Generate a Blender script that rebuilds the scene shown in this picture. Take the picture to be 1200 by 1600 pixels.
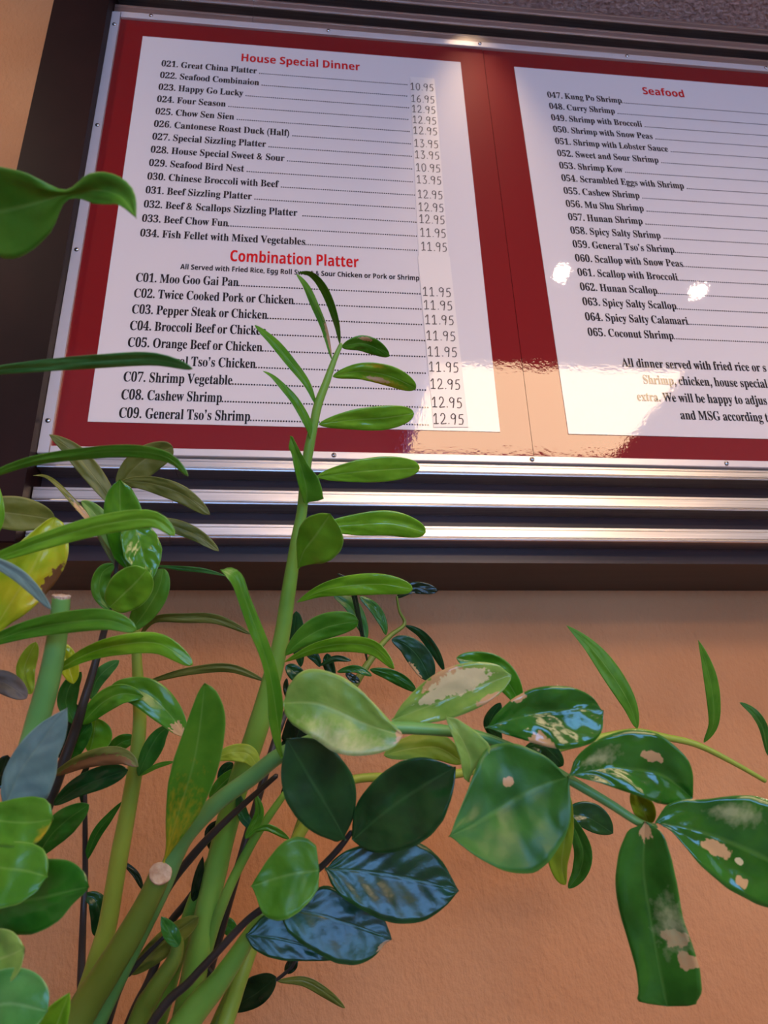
import bpy, math, random
from mathutils import Vector, Matrix, noise
for o in list(bpy.data.objects): bpy.data.objects.remove(o, do_unlink=True)
SC = bpy.context.scene
COL = SC.collection
ZO = 1.75                      # height of the sign's white sheet above the floor (m)
# ------------------------------------------------------------------ camera
FPX, YAW, PITCH, ROLL = 1156.4, .1215, .4034, -.0352
CAM = Vector((.2213, -.698, -.3978 + ZO))
ca, sa, cb, sb, cc, sc_ = math.cos(YAW), math.sin(YAW), math.cos(PITCH), math.sin(PITCH), math.cos(ROLL), math.sin(ROLL)
FW = Vector((sa*cb, ca*cb, sb)); R0 = Vector((ca, -sa, 0)); U0 = R0.cross(FW)
RT = R0*cc + U0*sc_; UP = U0*cc - R0*sc_
cam = bpy.data.cameras.new('camera'); camo = bpy.data.objects.new('camera', cam); COL.objects.link(camo)
camo.matrix_world = Matrix(((RT.x, UP.x, -FW.x, CAM.x), (RT.y, UP.y, -FW.y, CAM.y), (RT.z, UP.z, -FW.z, CAM.z), (0, 0, 0, 1)))
cam.sensor_fit = 'VERTICAL'; cam.sensor_height = 24.0; cam.lens = FPX/1600*24.0; cam.clip_start = .01
cam.dof.use_dof = True; cam.dof.focus_distance = .62; cam.dof.aperture_fstop = 9.0
SC.camera = camo
# ------------------------------------------------------------------ world, exposure, lights
w = bpy.data.worlds.new('world'); SC.world = w; w.use_nodes = True
w.node_tree.nodes['Background'].inputs[0].default_value = (.75, .85, 1, 1)
w.node_tree.nodes['Background'].inputs[1].default_value = .5
SC.view_settings.view_transform = 'Standard'; SC.view_settings.look = 'None'
SC.view_settings.gamma = 1; SC.view_settings.use_curve_mapping = False
SC.view_settings.exposure = 0.17
SC.cycles.use_denoising = True
SC.cycles.max_bounces = 8

def light(name, kind, loc, power, col, target=None, **kw):
    l = bpy.data.lights.new(name, kind); l.energy = power; l.color = col
    for k, v in kw.items(): setattr(l, k, v)
    o = bpy.data.objects.new(name, l); COL.objects.link(o); o.location = loc
    if target is not None:
        o.rotation_euler = (Vector(target) - Vector(loc)).to_track_quat('-Z', 'Y').to_euler()
    return o
WARM = (1, .80, .58)
SOFFIT = ZO + .845
DOWNLIGHTS = [(.848, -.68), (1.222, -.718), (-.50, -.48), (2.1, -.7)]  # third one is unseen, placed and aimed to brighten the upper left wall
for lx, ly in DOWNLIGHTS:
    light('downlight_lamp', 'SPOT', (lx, ly, SOFFIT - .006), 10.0 if lx == -.50 else 6.0, WARM, ((lx, .12, ZO + .25) if lx == -.50 else (lx, ly + .12, 0)), spot_size=2.4, spot_blend=.8, shadow_soft_size=.014)
light('gimbal_lamp', 'SPOT', (.47, -.10, SOFFIT - .006), 9.0, (1, .70, .44), (.455, 0, ZO + .30), spot_size=.62, spot_blend=1.0, shadow_soft_size=.02)
PANEL_E, WINDOW_E, WINDOW2_E = 15.0, 1.8, 12.5

# ------------------------------------------------------------------ materials
def lin(c):
    return tuple((v/12.92 if v <= .04045 else ((v+.055)/1.055)**2.4) for v in [x/255 for x in c]) + (1,)
def mat(name, col, rough=.5, metal=0, spec=.5, coat=0, emit=None, es=0, aniso=0):
    m = bpy.data.materials.new(name); m.use_nodes = True
    b = m.node_tree.nodes['Principled BSDF']
    b.inputs['Base Color'].default_value = lin(col); b.inputs['Roughness'].default_value = rough
    b.inputs['Metallic'].default_value = metal; b.inputs['Specular IOR Level'].default_value = spec
    b.inputs['Coat Weight'].default_value = coat; b.inputs['Coat Roughness'].default_value = .04
    if emit: b.inputs['Emission Color'].default_value = lin(emit); b.inputs['Emission Strength'].default_value = es
    return m
def N(m, t, **kw):
    n = m.node_tree.nodes.new(t)
    for k, v in kw.items():
        if hasattr(n, k): setattr(n, k, v)
        else: n.inputs[k].default_value = v
    return n
def LK(m, a, ao, b, bi): m.node_tree.links.new(a.outputs[ao], b.inputs[bi])
def BS(m): return m.node_tree.nodes['Principled BSDF']
def noise_col(m, c1, c2, scale, detail=4, lo=.35, hi=.65, coord='Object', stretch=(1, 1, 1)):
    tc = N(m, 'ShaderNodeTexCoord'); mp = N(m, 'ShaderNodeMapping'); mp.inputs['Scale'].default_value = stretch
    n = N(m, 'ShaderNodeTexNoise'); n.inputs['Scale'].default_value = scale; n.inputs['Detail'].default_value = detail
    r = N(m, 'ShaderNodeValToRGB'); r.color_ramp.elements[0].position = lo; r.color_ramp.elements[1].position = hi
    r.color_ramp.elements[0].color = lin(c1); r.color_ramp.elements[1].color = lin(c2)
    LK(m, tc, coord, mp, 0); LK(m, mp, 0, n, 'Vector'); LK(m, n, 0, r, 0); LK(m, r, 0, BS(m), 'Base Color')
    return r
def bump(m, scale, strength, dist=.001, detail=3, stretch=(1, 1, 1), kind='ShaderNodeTexNoise', out=0):
    tc = N(m, 'ShaderNodeTexCoord'); mp = N(m, 'ShaderNodeMapping'); mp.inputs['Scale'].default_value = stretch
    n = N(m, kind); n.inputs['Scale'].default_value = scale
    if 'Detail' in n.inputs: n.inputs['Detail'].default_value = detail
    b = N(m, 'ShaderNodeBump'); b.inputs['Strength'].default_value = strength; b.inputs['Distance'].default_value = dist
    LK(m, tc, 'Object', mp, 0); LK(m, mp, 0, n, 'Vector'); LK(m, n, out, b, 'Height'); LK(m, b, 0, BS(m), 'Normal')
    return b

M = {}
M['wall'] = mat('tan_stucco_paint', (203, 142, 102), .7, spec=.25)
noise_col(M['wall'], (184, 126, 80), (194, 137, 90), 6)
bump(M['wall'], 190, .75, .0032, 5, (1, 1, .6))
M['wall_plain'] = mat('tan_paint', (205, 165, 130), .8)
M['ceil'] = mat('cream_ceiling_paint', (222, 205, 185), .9)
M['soffit'] = mat('popcorn_plaster', (150, 122, 118), .95, spec=.1)
noise_col(M['soffit'], (186, 156, 148), (228, 200, 190), 130, 5)
bump(M['soffit'], 190, 1.0, .004, 4)
M['wood'] = mat('dark_stained_wood', (52, 28, 27), .5, spec=.12)
noise_col(M['wood'], (24, 11, 10), (38, 18, 16), 9, 6, stretch=(1, 6, .6))
bump(M['wood'], 60, .12, .0006, 5, (1, 1, 12))
M['wood2'] = mat('dark_laminate', (50, 36, 38), .34, spec=.4)
noise_col(M['wood2'], (40, 24, 24), (54, 35, 35), 14, 6, stretch=(.5, 8, 8))
M['alu'] = mat('brushed_aluminium', (205, 196, 186), .34, 1)
noise_col(M['alu'], (188, 180, 172), (216, 208, 200), 22, 8, stretch=(.35, 30, 30))
bump(M['alu'], 300, .10, .0003, 2, (.02, 6, 6))
M['lip'] = mat('painted_frame_lip', (214, 206, 202), .33, .35)
M['screw'] = mat('screw_steel', (190, 188, 186), .22, 1)
M['screw_slot'] = mat('screw_slot', (70, 66, 64), .6, .5)
def board_mat(name, c):
    m = mat(name, c, .6, spec=.05, coat=1.0); BS(m).inputs['Coat Roughness'].default_value = .02
    tc = N(m, 'ShaderNodeTexCoord')
    a = N(m, 'ShaderNodeTexNoise'); a.inputs['Scale'].default_value = 260; a.inputs['Detail'].default_value = 2
    b = N(m, 'ShaderNodeTexNoise'); b.inputs['Scale'].default_value = 40; b.inputs['Detail'].default_value = 1
    add = N(m, 'ShaderNodeMath', operation='MULTIPLY_ADD'); add.inputs[1].default_value = .5
    bp = N(m, 'ShaderNodeBump'); bp.inputs['Strength'].default_value = .35; bp.inputs['Distance'].default_value = .00022
    LK(m, tc, 'Object', a, 'Vector'); LK(m, tc, 'Object', b, 'Vector'); LK(m, a, 0, add, 0); LK(m, b, 0, add, 2)
    LK(m, add, 0, bp, 'Height'); LK(m, bp, 0, BS(m), 'Coat Normal')
    return m
M['red'] = board_mat('glossy_red_print', (122, 9, 14))
M['white'] = board_mat('glossy_white_print', (216, 206, 200))
M['ink'] = board_mat('black_print', (22, 20, 22))
M['redink'] = board_mat('red_print', (205, 22, 22))
M['pen'] = mat('pen_ink', (72, 58, 50), .6)
M['tape'] = mat('paper_price_strip', (223, 212, 201), .35, spec=.5, coat=.4)
M['glass_panel'] = mat('lit_diffuser', (255, 240, 220), .6, emit=(255, 216, 172), es=PANEL_E)
M['sky_pane'] = mat('daylight_pane', (200, 225, 255), .3, emit=(178, 214, 255), es=WINDOW_E)
M['sky_pane2'] = mat('blue_sky_pane', (150, 195, 255), .3, emit=(122, 180, 255), es=WINDOW2_E)
M['lamp_face'] = mat('lit_lamp_face', (255, 240, 220), .5, emit=(255, 225, 190), es=60)
M['metal_dark'] = mat('dark_metal', (60, 58, 58), .5, .6)
M['floor'] = mat('brown_floor_tile', (120, 95, 80), .5)
noise_col(M['floor'], (108, 84, 70), (132, 105, 88), 3)
M['pot'] = mat('glazed_planter', (70, 60, 55), .3); bump(M['pot'], 20, .1)
M['soil'] = mat('potting_soil', (50, 36, 28), .95); noise_col(M['soil'], (36, 26, 20), (70, 52, 40), 60); bump(M['soil'], 80, 1, .006)

# ------------------------------------------------------------------ helpers
def link(name, verts, faces, m, parent=None, smooth=False, uvs=None):
    me = bpy.data.meshes.new(name); me.from_pydata([tuple(v) for v in verts], [], faces)
    if uvs is not None:
        uv = me.uv_layers.new(name='UVMap')
        for l in me.loops: uv.data[l.index].uv = uvs[l.vertex_index]
    if smooth: me.polygons.foreach_set('use_smooth', [True]*len(me.polygons))
    me.update(); me.materials.append(m)
    o = bpy.data.objects.new(name, me); COL.objects.link(o)
    if parent is not None: o.parent = parent
    return o
class MB:
    def __init__(s): s.v = []; s.f = []
    def add(s, v, f):
        n = len(s.v); s.v += [Vector(p) for p in v]; s.f += [tuple(i+n for i in q) for q in f]; return s
    def box(s, x0, x1, y0, y1, z0, z1, bev=0):
        if bev <= 0:
            v = [(x, y, z) for x in (x0, x1) for y in (y0, y1) for z in (z0, z1)]
            return s.add(v, [(0, 1, 3, 2), (4, 6, 7, 5), (0, 4, 5, 1), (2, 3, 7, 6), (0, 2, 6, 4), (1, 5, 7, 3)])
        b = bev; pr = [(y0, z0+b), (y0, z1-b), (y0+b, z1), (y1, z1), (y1, z0), (y0+b, z0)]
        v = [(x0, y, z) for y, z in pr] + [(x1, y, z) for y, z in pr]
        f = [(i, (i+1) % 6, (i+1) % 6+6, i+6) for i in range(6)] + [(5, 4, 3, 2, 1, 0), (6, 7, 8, 9, 10, 11)]
        return s.add(v, f)
    def build(s, name, m, parent=None, smooth=False):
        o = [min(p[i] for p in s.v) + (max(p[i] for p in s.v)-min(p[i] for p in s.v))/2 for i in range(3)]
        ob = link(name, [(p[0]-o[0], p[1]-o[1], p[2]-o[2]) for p in s.v], s.f, m, parent, smooth)
        ob.location = o
        return ob
def box(name, m, x0, x1, y0, y1, z0, z1, parent=None, bev=0):
    return MB().box(x0, x1, y0, y1, z0+ZO, z1+ZO, bev).build(name, m, parent)
def tag(o, label=None, cat=None, group=None, kind=None):
    for k, v in (('label', label), ('category', cat), ('group', group), ('kind', kind)):
        if v: o[k] = v
    return o
def empty(name, loc, label, cat, group=None):
    o = bpy.data.objects.new(name, None); COL.objects.link(o); o.location = loc; o.empty_display_size = .05
    return tag(o, label, cat, group)
def adopt(root):            # children were built in world coordinates
    for c in root.children: c.location = c.location - root.location

# ------------------------------------------------------------------ the room
YW = .12                                        # wall surface behind the sign box
def structure(o): return tag(o, kind='structure')
structure(box('wall_front', M['wall'], -2.2, 4.2, YW, YW+.1, -ZO, 1.35))
structure(box('floor', M['floor'], -2.2, 4.2, -4.6, YW, -ZO-.1, -ZO))
structure(box('ceiling', M['ceil'], -2.2, 4.2, -4.6, YW, 1.25, 1.35))
so = structure(box('trim_soffit', M['soffit'], -2.2, 4.2, -1.085, YW, .845, 1.25))
structure(box('wall_left', M['wall_plain'], -2.3, -2.2, -4.6, YW, -ZO, 1.35))
structure(box('wall_back', M['wall_plain'], -2.2, 4.2, -4.7, -4.6, -ZO, 1.35))
# right wall with the big shop window
for a in ((-4.6, .12, -ZO, -.75), (-4.6, .12, 1.2, 1.35), (-4.6, -4.2, -.75, 1.2), (-.9, .12, -.75, 1.2)):
    structure(box('wall_right', M['wall_plain'], 4.2, 4.3, a[0], a[1], a[2], a[3]))
structure(box('window_1', M['sky_pane'], 4.25, 4.26, -4.2, -.9, -.75, 1.2))
for y in (-4.2, -3.1, -2.0, -.95):
    structure(box('trim_1', M['metal_dark'], 4.18, 4.25, y, y+.05, -.75, 1.2))
# shop window behind the camera
structure(box('window_2', M['sky_pane2'], -.75, 1.75, -4.6, -4.59, -.62, .38))
for x in (-.8, .47, 1.75):
    structure(box('trim_2', M['metal_dark'], x, x+.05, -4.6, -4.56, -.67, .43))
# fluorescent troffer in the upper ceiling; second one added for warm key light
TROFFERS = [(.72, 1.72, -2.36, -1.62, 1, 'bright warm ceiling panel just behind the soffit'), (.35, 1.75, -3.75, -3.0, .8, 'unseen ceiling panel added as a warm key light'),
            ]
for x0, x1, y0, y1, e, lb in TROFFERS:
    tr = empty('ceiling_light', ((x0+x1)/2, (y0+y1)/2, ZO+1.25), lb, 'ceiling light', 'ceiling panels behind the camera')
    box('diffuser', M['glass_panel'], x0, x1, y0, y1, 1.225, 1.235, tr)
    for a in ((x0-.04, x0, y0-.04, y1+.04), (x1, x1+.04, y0-.04, y1+.04), (x0, x1, y0-.04, y0), (x0, x1, y1, y1+.04)):
        box('frame', M['lip'], *a, 1.215, 1.25, tr)
    adopt(tr)
def ring(cx, cy, z0, z1, r0, r1, n=28):
    v = []; f = []
    for i in range(n):
        a = 2*math.pi*i/n; c, s = math.cos(a), math.sin(a)
        v += [(cx+r0*c, cy+r0*s, z0), (cx+r1*c, cy+r1*s, z0), (cx+r1*c, cy+r1*s, z1), (cx+r0*c, cy+r0*s, z1)]
        j = (i+1) % n
        for k in range(4): f.append((i*4+k, i*4+(k+1) % 4, j*4+(k+1) % 4, j*4+k))
    return v, f
lab = ['recessed downlight in the soffit nearest the sign seam', 'recessed downlight in the soffit right of the sign seam',
       'unseen downlight placed to brighten the upper left wall', 'recessed downlight in the soffit far to the right']
for i, (lx, ly) in enumerate(DOWNLIGHTS):
    d = empty('downlight', (lx, ly, SOFFIT), lab[i], 'ceiling light', 'downlights in the soffit')
    MB().add(*ring(lx, ly, SOFFIT-.004, SOFFIT+.0, .014, .040)).build('trim_ring', M['lip'], d)
    n = 24; MB().add([(lx+.014*math.cos(2*math.pi*k/n), ly+.014*math.sin(2*math.pi*k/n), SOFFIT-.001-z) for z in (0, .0015) for k in range(n)],
        [tuple(range(n)), tuple(range(2*n-1, n-1, -1))] + [(k, (k+1) % n, (k+1) % n+n, k+n) for k in range(n)]).build('lamp_face', M['lamp_face'], d)
    adopt(d)

# ------------------------------------------------------------------ sign cabinet with aluminium rails
XL, XR = -.044, .999
cabn = empty('rail_cabinet', (XL, 0, ZO), 'dark wooden wall cabinet holding aluminium rails around the red menu sign', 'display cabinet')
box('back_panel', M['wood2'], -.10, XR+.05, .022, YW, -.145, .739, cabn)
st = box('side_stile', M['wood'], -.114, XL, -.02, YW, -.142, .739, cabn, .0015)
box('side_stile', M['wood'], XR, XR+.07, -.02, YW, -.142, .739, cabn, .0015)
def rail(z0, z1, name='aluminium_rail'):
    # rail in three lengths whose butt joints show; front face with two fine grooves and a rolled lower edge
    obs = []
    cuts = [XL+.001, .093 if z0 < 0 else .145, XR-.001]
    for a, b in zip(cuts, cuts[1:]):
        h = z1-z0
        pr = [(.022, z1), (.002, z1), (0, z1-.0012), (0, z1-.0035), (.0008, z1-.004), (0, z1-.0046), (0, z0+.0042), (.0008, z0+.0036), (0, z0+.003),
              (-.0006, z0+.0016), (-.0002, z0+.0004), (.0012, z0), (.022, z0)]
        n = len(pr); v = [(x, y, z+ZO) for x in (a+.0002, b-.0002) for y, z in pr]
        f = [(i, (i+1) % n, (i+1) % n+n, i+n) for i in range(n)] + [tuple(range(n-1, -1, -1)), tuple(range(n, 2*n))]
        obs.append(MB().add(v, f).build(name, M['alu'], cabn))
    return obs
for z0, z1 in ((-.0535, -.0395), (-.0912, -.0742), (-.1282, -.112), (.644, .663), (.682, .700), (.720, .7375)): rail(z0, z1)
adopt(cabn)

# ------------------------------------------------------------------ menu board
bd = empty('menu_board', (.47, 0, ZO), 'red bordered menu sign with white sheets of numbered dishes, framed in aluminium', 'menu sign')
ZB, ZT = -.0385, .640
box('backing_panel', M['red'], XL+.004, .4735, .0, .012, ZB, ZT, bd)
box('backing_panel', M['red'], .4742, XR-.004, .0005, .012, ZB, ZT, bd)
s1 = box('menu_sheet', M['white'], 0, .4387, -.0006, .0, 0, .600, bd)
s2 = box('menu_sheet', M['white'], .5170, .955, -.0003, .0004, 0, .600, bd)
# frame lip strips (mitred look by simple butt joints)
def lip(a, b, c, d, y0=-.004):
    return box('frame_strip', M['lip'], a, b, y0, .002, c, d, bd, .0008)
lip(XL+.0005, -.0325, -.0393, .641); lip(XL+.0125, XR-.012, -.0393, -.0305); lip(XL+.0125, XR-.012, .6315, .6425); lip(XR-.012, XR-.001, -.0393, .641)
def screw(x, z, y=-.004, r=.0029):
    v = []; f = []; n = 14; rings = ((1, 0), (.92, .35), (.66, .62), (.3, .76))
    for rr, h in rings:
        for k in range(n): a = 2*math.pi*k/n; v.append((x+r*rr*math.cos(a), y-r*.8*h, z+ZO+r*rr*math.sin(a)))
    for q in range(3):
        for k in range(n): f.append((q*n+k, q*n+(k+1) % n, (q+1)*n+(k+1) % n, (q+1)*n+k))
    f.append(tuple(range(3*n, 4*n)))
    s = MB().add(v, f).build('screw', M['screw'], bd, True)
    mb = MB(); a = (x*37+z*91) % 1.5
    for t in (a, a+math.pi/2):
        c, s_ = math.cos(t)*r*.5, math.sin(t)*r*.5; px, pz = -s_*.22, c*.22
        yy = y-r*.66
        mb.add([(x+c+px, yy, z+ZO+s_+pz), (x-c+px, yy, z+ZO-s_+pz), (x-c-px, yy, z+ZO-s_-pz), (x+c-px, yy, z+ZO+s_-pz)], [(0, 1, 2, 3)])
    t = mb.build('cross_slot', M['screw_slot'], s); t.location = t.location - s.location
for x, z in [(.039, -.035), (.255, -.035), (.470, -.035), (.694, -.035), (.91, -.035), (.008, .638), (.251, .638), (.469, .638), (.691, .638), (.91, .638), (.993, -.002), (.993, .223), (.993, .423), (.993, .614),
             (-.038, -.002), (-.038, .223), (-.038, .423), (-.038, .614)]:
    screw(x, z)
# ---- lettering
def bold(s):
    o = ''
    for ch in s:
        if 'A' <= ch <= 'Z': o += chr(0x1D400+ord(ch)-65)
        elif 'a' <= ch <= 'z': o += chr(0x1D41A+ord(ch)-97)
        elif '0' <= ch <= '9': o += chr(0x1D7CE+ord(ch)-48)
        else: o += ch
    return o
def bolds(s):
    o = ''
    for ch in s:
        if 'A' <= ch <= 'Z': o += chr(0x1D5D4+ord(ch)-65)
        elif 'a' <= ch <= 'z': o += chr(0x1D5EE+ord(ch)-97)
        else: o += ch
    return o
_g = {}
def glyphs(ch):           # (verts, faces, advance) of one character, measured at size 1
    if ch in _g: return _g[ch]
    def mesh(body):
        c = bpy.data.curves.new('t', 'FONT'); c.body = body; c.resolution_u = 2
        o = bpy.data.objects.new('t', c); COL.objects.link(o)
        dg = bpy.context.evaluated_depsgraph_get(); me = bpy.data.meshes.new_from_object(o.evaluated_get(dg))
        r = ([tuple(v.co[:2]) for v in me.vertices], [tuple(p.vertices) for p in me.polygons])
        bpy.data.objects.remove(o); bpy.data.curves.remove(c); bpy.data.meshes.remove(me)
        return r
    v, f = mesh(ch)
    a, _ = mesh('|' + '|'); b, _ = mesh('|' + ch + '|')
    _g[ch] = (v, f, (max(p[0] for p in b) - max(p[0] for p in a)))
    return _g[ch]
def text_geo(s):
    v = []; f = []; x = 0
    for ch in s:
        gv, gf, adv = glyphs(ch)
        n = len(v); v += [(p[0]+x, p[1]) for p in gv]; f += [tuple(i+n for i in q) for q in gf]; x += adv
    return v, f, x
# Times-like advance widths so that line lengths match a serif face
TW = {' ': .25, '.': .25, ',': .25, "'": .28, '&': .70, '(': .333, ')': .333}
def serif_geo(s):
    v = []; f = []; x = 0
    for ch in s:
        if ch == '.' or ch == ',':
            n = len(v); k = 8
            v += [(x+.125+.075*math.cos(2*math.pi*i/k), .065+.075*math.sin(2*math.pi*i/k)) for i in range(k)]; f.append(tuple(range(n, n+k)))
            if ch == ',':
                n = len(v); v += [(x+.20, .07), (x+.12, .0), (x+.06, -.17), (x+.10, -.18), (x+.19, -.03)]; f.append((0+n, 1+n, 2+n, 3+n, 4+n))
            x += .25; continue
        if ch == "'":
            n = len(v); v += [(x+.06, .68), (x+.20, .69), (x+.21, .58), (x+.12, .42), (x+.08, .44), (x+.13, .55), (x+.06, .57)]; f.append(tuple(range(n, n+7)))
            x += .27; continue
        gv, gf, adv = glyphs(bold(ch)) if ch.isalnum() else glyphs(ch)
        if ch in TW: adv = TW[ch]
        n = len(v)
        if ch != ' ': v += [(p[0]+x, p[1]) for p in gv]; f += [tuple(i+n for i in q) for q in gf]
        x += adv
    return v, f, x
def put_text(name, geo, x, z, sx, sy, m, parent, y=-.0009, dots=None, dot_r=.00085, dot_step=.0029):
    v, f, wdt = geo
    V = [(x+(p[0]+.011)*sx, y, z+ZO+p[1]*sy) for p in v] + [(x+(p[0]-.011)*sx, y-.00002, z+ZO+p[1]*sy) for p in v]
    F_ = [tuple(q) for q in f] + [tuple(i+len(v) for i in q) for q in f]
    if dots:
        xx = x+wdt*sx+dots[0]
        while xx < dots[1]:
            n = len(V); V += [(xx+dot_r*math.cos(math.pi*k/4), y, z+ZO+dot_r+dot_r*1.15*math.sin(math.pi*k/4)) for k in range(8)]
            F_.append(tuple(range(n, n+8))); xx += dot_step
    return MB().add(V, F_).build(name, m, parent)
dishes = [('021. Great China Platter', 1), ('022. Seafood Combinaion', 1), ('023. Happy Go Lucky', 1), ('024. Four Season', 1), ('025. Chow Sen Sien', 1),
          ('026. Cantonese Roast Duck (Half)', 1), ('027. Special Sizzling Platter', 1), ('028. House Special Sweet & Sour', 1), ('029. Seafood Bird Nest', 1),
          ('030. Chinese Broccoli with Beef', 1), ('031. Beef Sizzling Platter', 1), ('032. Beef & Scallops Sizzling Platter', 2), ('033. Beef Chow Fun', 0), ('034. Fish Fellet with Mixed Vegetables', 0)]
combos = ['C01. Moo Goo Gai Pan', 'C02. Twice Cooked Pork or Chicken', 'C03. Pepper Steak or Chicken', 'C04. Broccoli Beef or Chicken', 'C05. Orange Beef or Chicken',
          "C06. General Tso's Chicken", 'C07. Shrimp Vegetable', 'C08. Cashew Shrimp', "C09. General Tso's Shrimp"]
sea = [('047. Kung Po Shrimp', 0), ('048. Curry Shrimp', 1), ('049. Shrimp with Broccoli', 1), ('050. Shrimp with Snow Peas', 1), ('051. Shrimp with Lobster Sauce', 1), ('052. Sweet and Sour Shrimp', 1),
       ('053. Shrimp Kow', 1), ('054. Scrambled Eggs with Shrimp', 1), ('055. Cashew Shrimp', 1), ('056. Mu Shu Shrimp', 1), ('057. Hunan Shrimp', 1), ('058. Spicy Salty Shrimp', 1),
       ("059. General Tso's Shrimp", 0), ('060. Scallop with Snow Peas', 0), ('061. Scallop with Broccoli', 0), ('062. Hunan Scallop', 0), ('063. Spicy Salty Scallop', 0), ('064. Spicy Salty Calamari', 0), ('065. Coconut Shrimp', 0)]
k1 = .1939/serif_geo(dishes[13][0])[2]
k2 = .1362/serif_geo(combos[8])[2]
k3 = .1359/serif_geo(sea[12][0])[2]
k4 = .1560/serif_geo('Shrimp, chicken, house special')[2]
for i, (s, g) in enumerate(dishes):
    put_text('menu_line', serif_geo(s), .0288, .5435-i*.02254, k1, .0165, M['ink'], s1, dots=((.0005, .004, .007)[g], .3597), dot_step=.00275)
for i, s in enumerate(combos):
    put_text('menu_line', serif_geo(s), .0302, .1840-i*.02232, k2, .0182, M['ink'], s1, dots=(.0005, .3605), dot_r=.00095)
for i, (s, g) in enumerate(sea):
    put_text('menu_line', serif_geo(s), .5592, .5412-i*.0226, k3, .0168, M['ink'], s2, dots=((.0005, .004)[g], .905), y=-.0006, dot_step=.0028)
for s, x, z, xe in (('All dinner served with fried rice or s', .5950, .0922, None), ('Shrimp, chicken, house special', .6167, .0693, None),
                ('extra. We will be happy to adjus', .6055, .0458, None), ('and MSG according t', .6535, .0227, None)):
    put_text('menu_line', serif_geo(s), x, z, k4, .0178, M['ink'], s2, y=-.0006)
def sans(s, x0, x1, z, cap, m, par, name, y=-.0009, b=True):
    g = text_geo(bolds(s) if b else s); ww = max(p[0] for p in g[0])
    put_text(name, g, x0, z, (x1-x0)/ww, cap/.717, m, par, y)
sans('House Special Dinner', .1318, .2945, .5657, .0150, M['redink'], s1, 'heading')
sans('Combination Platter', .1340, .2862, .2203, .0168, M['redink'], s1, 'heading')
sans('Seafood', .7040, .7675, .5636, .0148, M['redink'], s2, 'heading', -.0006)
sans('All Served with Fried Rice, Egg Roll Sour & Sour Chicken or Pork or Shrimp'.replace('Sour & Sour', 'Sweet & Sour'), .0787, .3590, .2050, .0074, M['ink'], s1, 'menu_line', b=True)
for sh in (s1, s2):
    for c in sh.children: c.location = c.location - sh.location
# ---- taped price strip with handwritten prices
def quad_strip(name, pts, m, y, par, th=.0002):
    v = [(x, y, z+ZO) for x, z in pts] + [(x, y-th, z+ZO) for x, z in pts]; n = len(pts)
    return MB().add(v, [tuple(range(n-1, -1, -1)), tuple(range(n, 2*n))] + [(i, (i+1) % n, (i+1) % n+n, i+n) for i in range(n)]).build(name, m, par)
p1 = quad_strip('price_strip', [(.3642, .5608), (.3600, .236), (.3975, .236), (.3985, .5608)], M['tape'], -.0009, bd)
p2 = quad_strip('price_strip', [(.3588, .243), (.3645, .0035), (.4032, .0048), (.3985, .244)], M['tape'], -.00112, bd)
ST = {'0': [[(.5, 1), (.15, .8), (.08, .4), (.3, 0), (.65, .05), (.85, .45), (.8, .85), (.5, 1)]],
      '1': [[(.1, .72), (.5, 1), (.48, .5), (.46, 0)], [(.05, 0), (.85, .02)]],
      '2': [[(.08, .75), (.3, 1), (.65, .95), (.75, .7), (.55, .4), (.08, .02), (.5, .02), (.95, .05)]],
      '3': [[(.1, .95), (.75, 1), (.4, .6), (.8, .4), (.7, .08), (.35, -.02), (.05, .08)]],
      '5': [[(.35, .95), (.25, .55), (.6, .6), (.85, .35), (.65, .03), (.1, .0)], [(.35, .95), (.95, .97)]],
      '6': [[(.75, 1), (.3, .7), (.1, .3), (.3, 0), (.7, .05), (.8, .35), (.5, .5), (.15, .35)]],
      '9': [[(.8, .85), (.5, 1), (.15, .85), (.15, .6), (.45, .5), (.8, .7), (.82, .9), (.75, .4), (.6, -.05)]],
      '.': [[(.2, .02), (.5, .06)]]}
rnd = random.Random(7)
def smooth2(p, n=4):
    o = []
    for i in range(len(p)-1):
        a = p[max(i-1, 0)]; b = p[i]; c = p[i+1]; d = p[min(i+2, len(p)-1)]
        for k in range(n):
            t = k/n; o.append(tuple(.5*((2*b[j])+(-a[j]+c[j])*t+(2*a[j]-5*b[j]+4*c[j]-d[j])*t*t+(-a[j]+3*b[j]-3*c[j]+d[j])*t**3) for j in (0, 1)))
    o.append(p[-1]); return o
def price(s, x, z, wd, h, par, y):
    mb = MB(); cx = x
    adv = wd/(sum(.45 if c == '.' else 1 for c in s))
    for ch in s:
        aw = adv*(.45 if ch == '.' else 1); gw = aw*.86 if ch != '.' else aw
        for stroke in ST[ch]:
            if ch == '1': gw_ = gw*1.0
            else: gw_ = gw
            pts = [(cx+p[0]*gw_+rnd.uniform(-.0001, .0001), z+p[1]*h+rnd.uniform(-.0002, .0002)) for p in smooth2(stroke)]
            L = []; hw = .00062
            for i, p in enumerate(pts):
                a = pts[max(i-1, 0)]; b = pts[min(i+1, len(pts)-1)]
                dx, dz = b[0]-a[0], b[1]-a[1]; l = math.hypot(dx, dz) or 1
                L += [(p[0]-dz/l*hw, y, p[1]+dx/l*hw+ZO), (p[0]+dz/l*hw, y, p[1]-dx/l*hw+ZO)]
            mb.add(L, [(2*i, 2*i+1, 2*i+3, 2*i+2) for i in range(len(pts)-1)])
        cx += aw
    o = mb.build('price', M['pen'], par); o.location = o.location - par.location; return o
PR = [('10.95', .5351), ('16.95', .5114), ('12.95', .4913), ('12.95', .4708), ('12.95', .4507), ('13.95', .427), ('13.95', .4063), ('10.95', .3835), ('13.95', .3623), ('12.95', .3372), ('12.95', .3156), ('12.95', .2957), ('11.95', .2738), ('11.95', .2516)]
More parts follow.
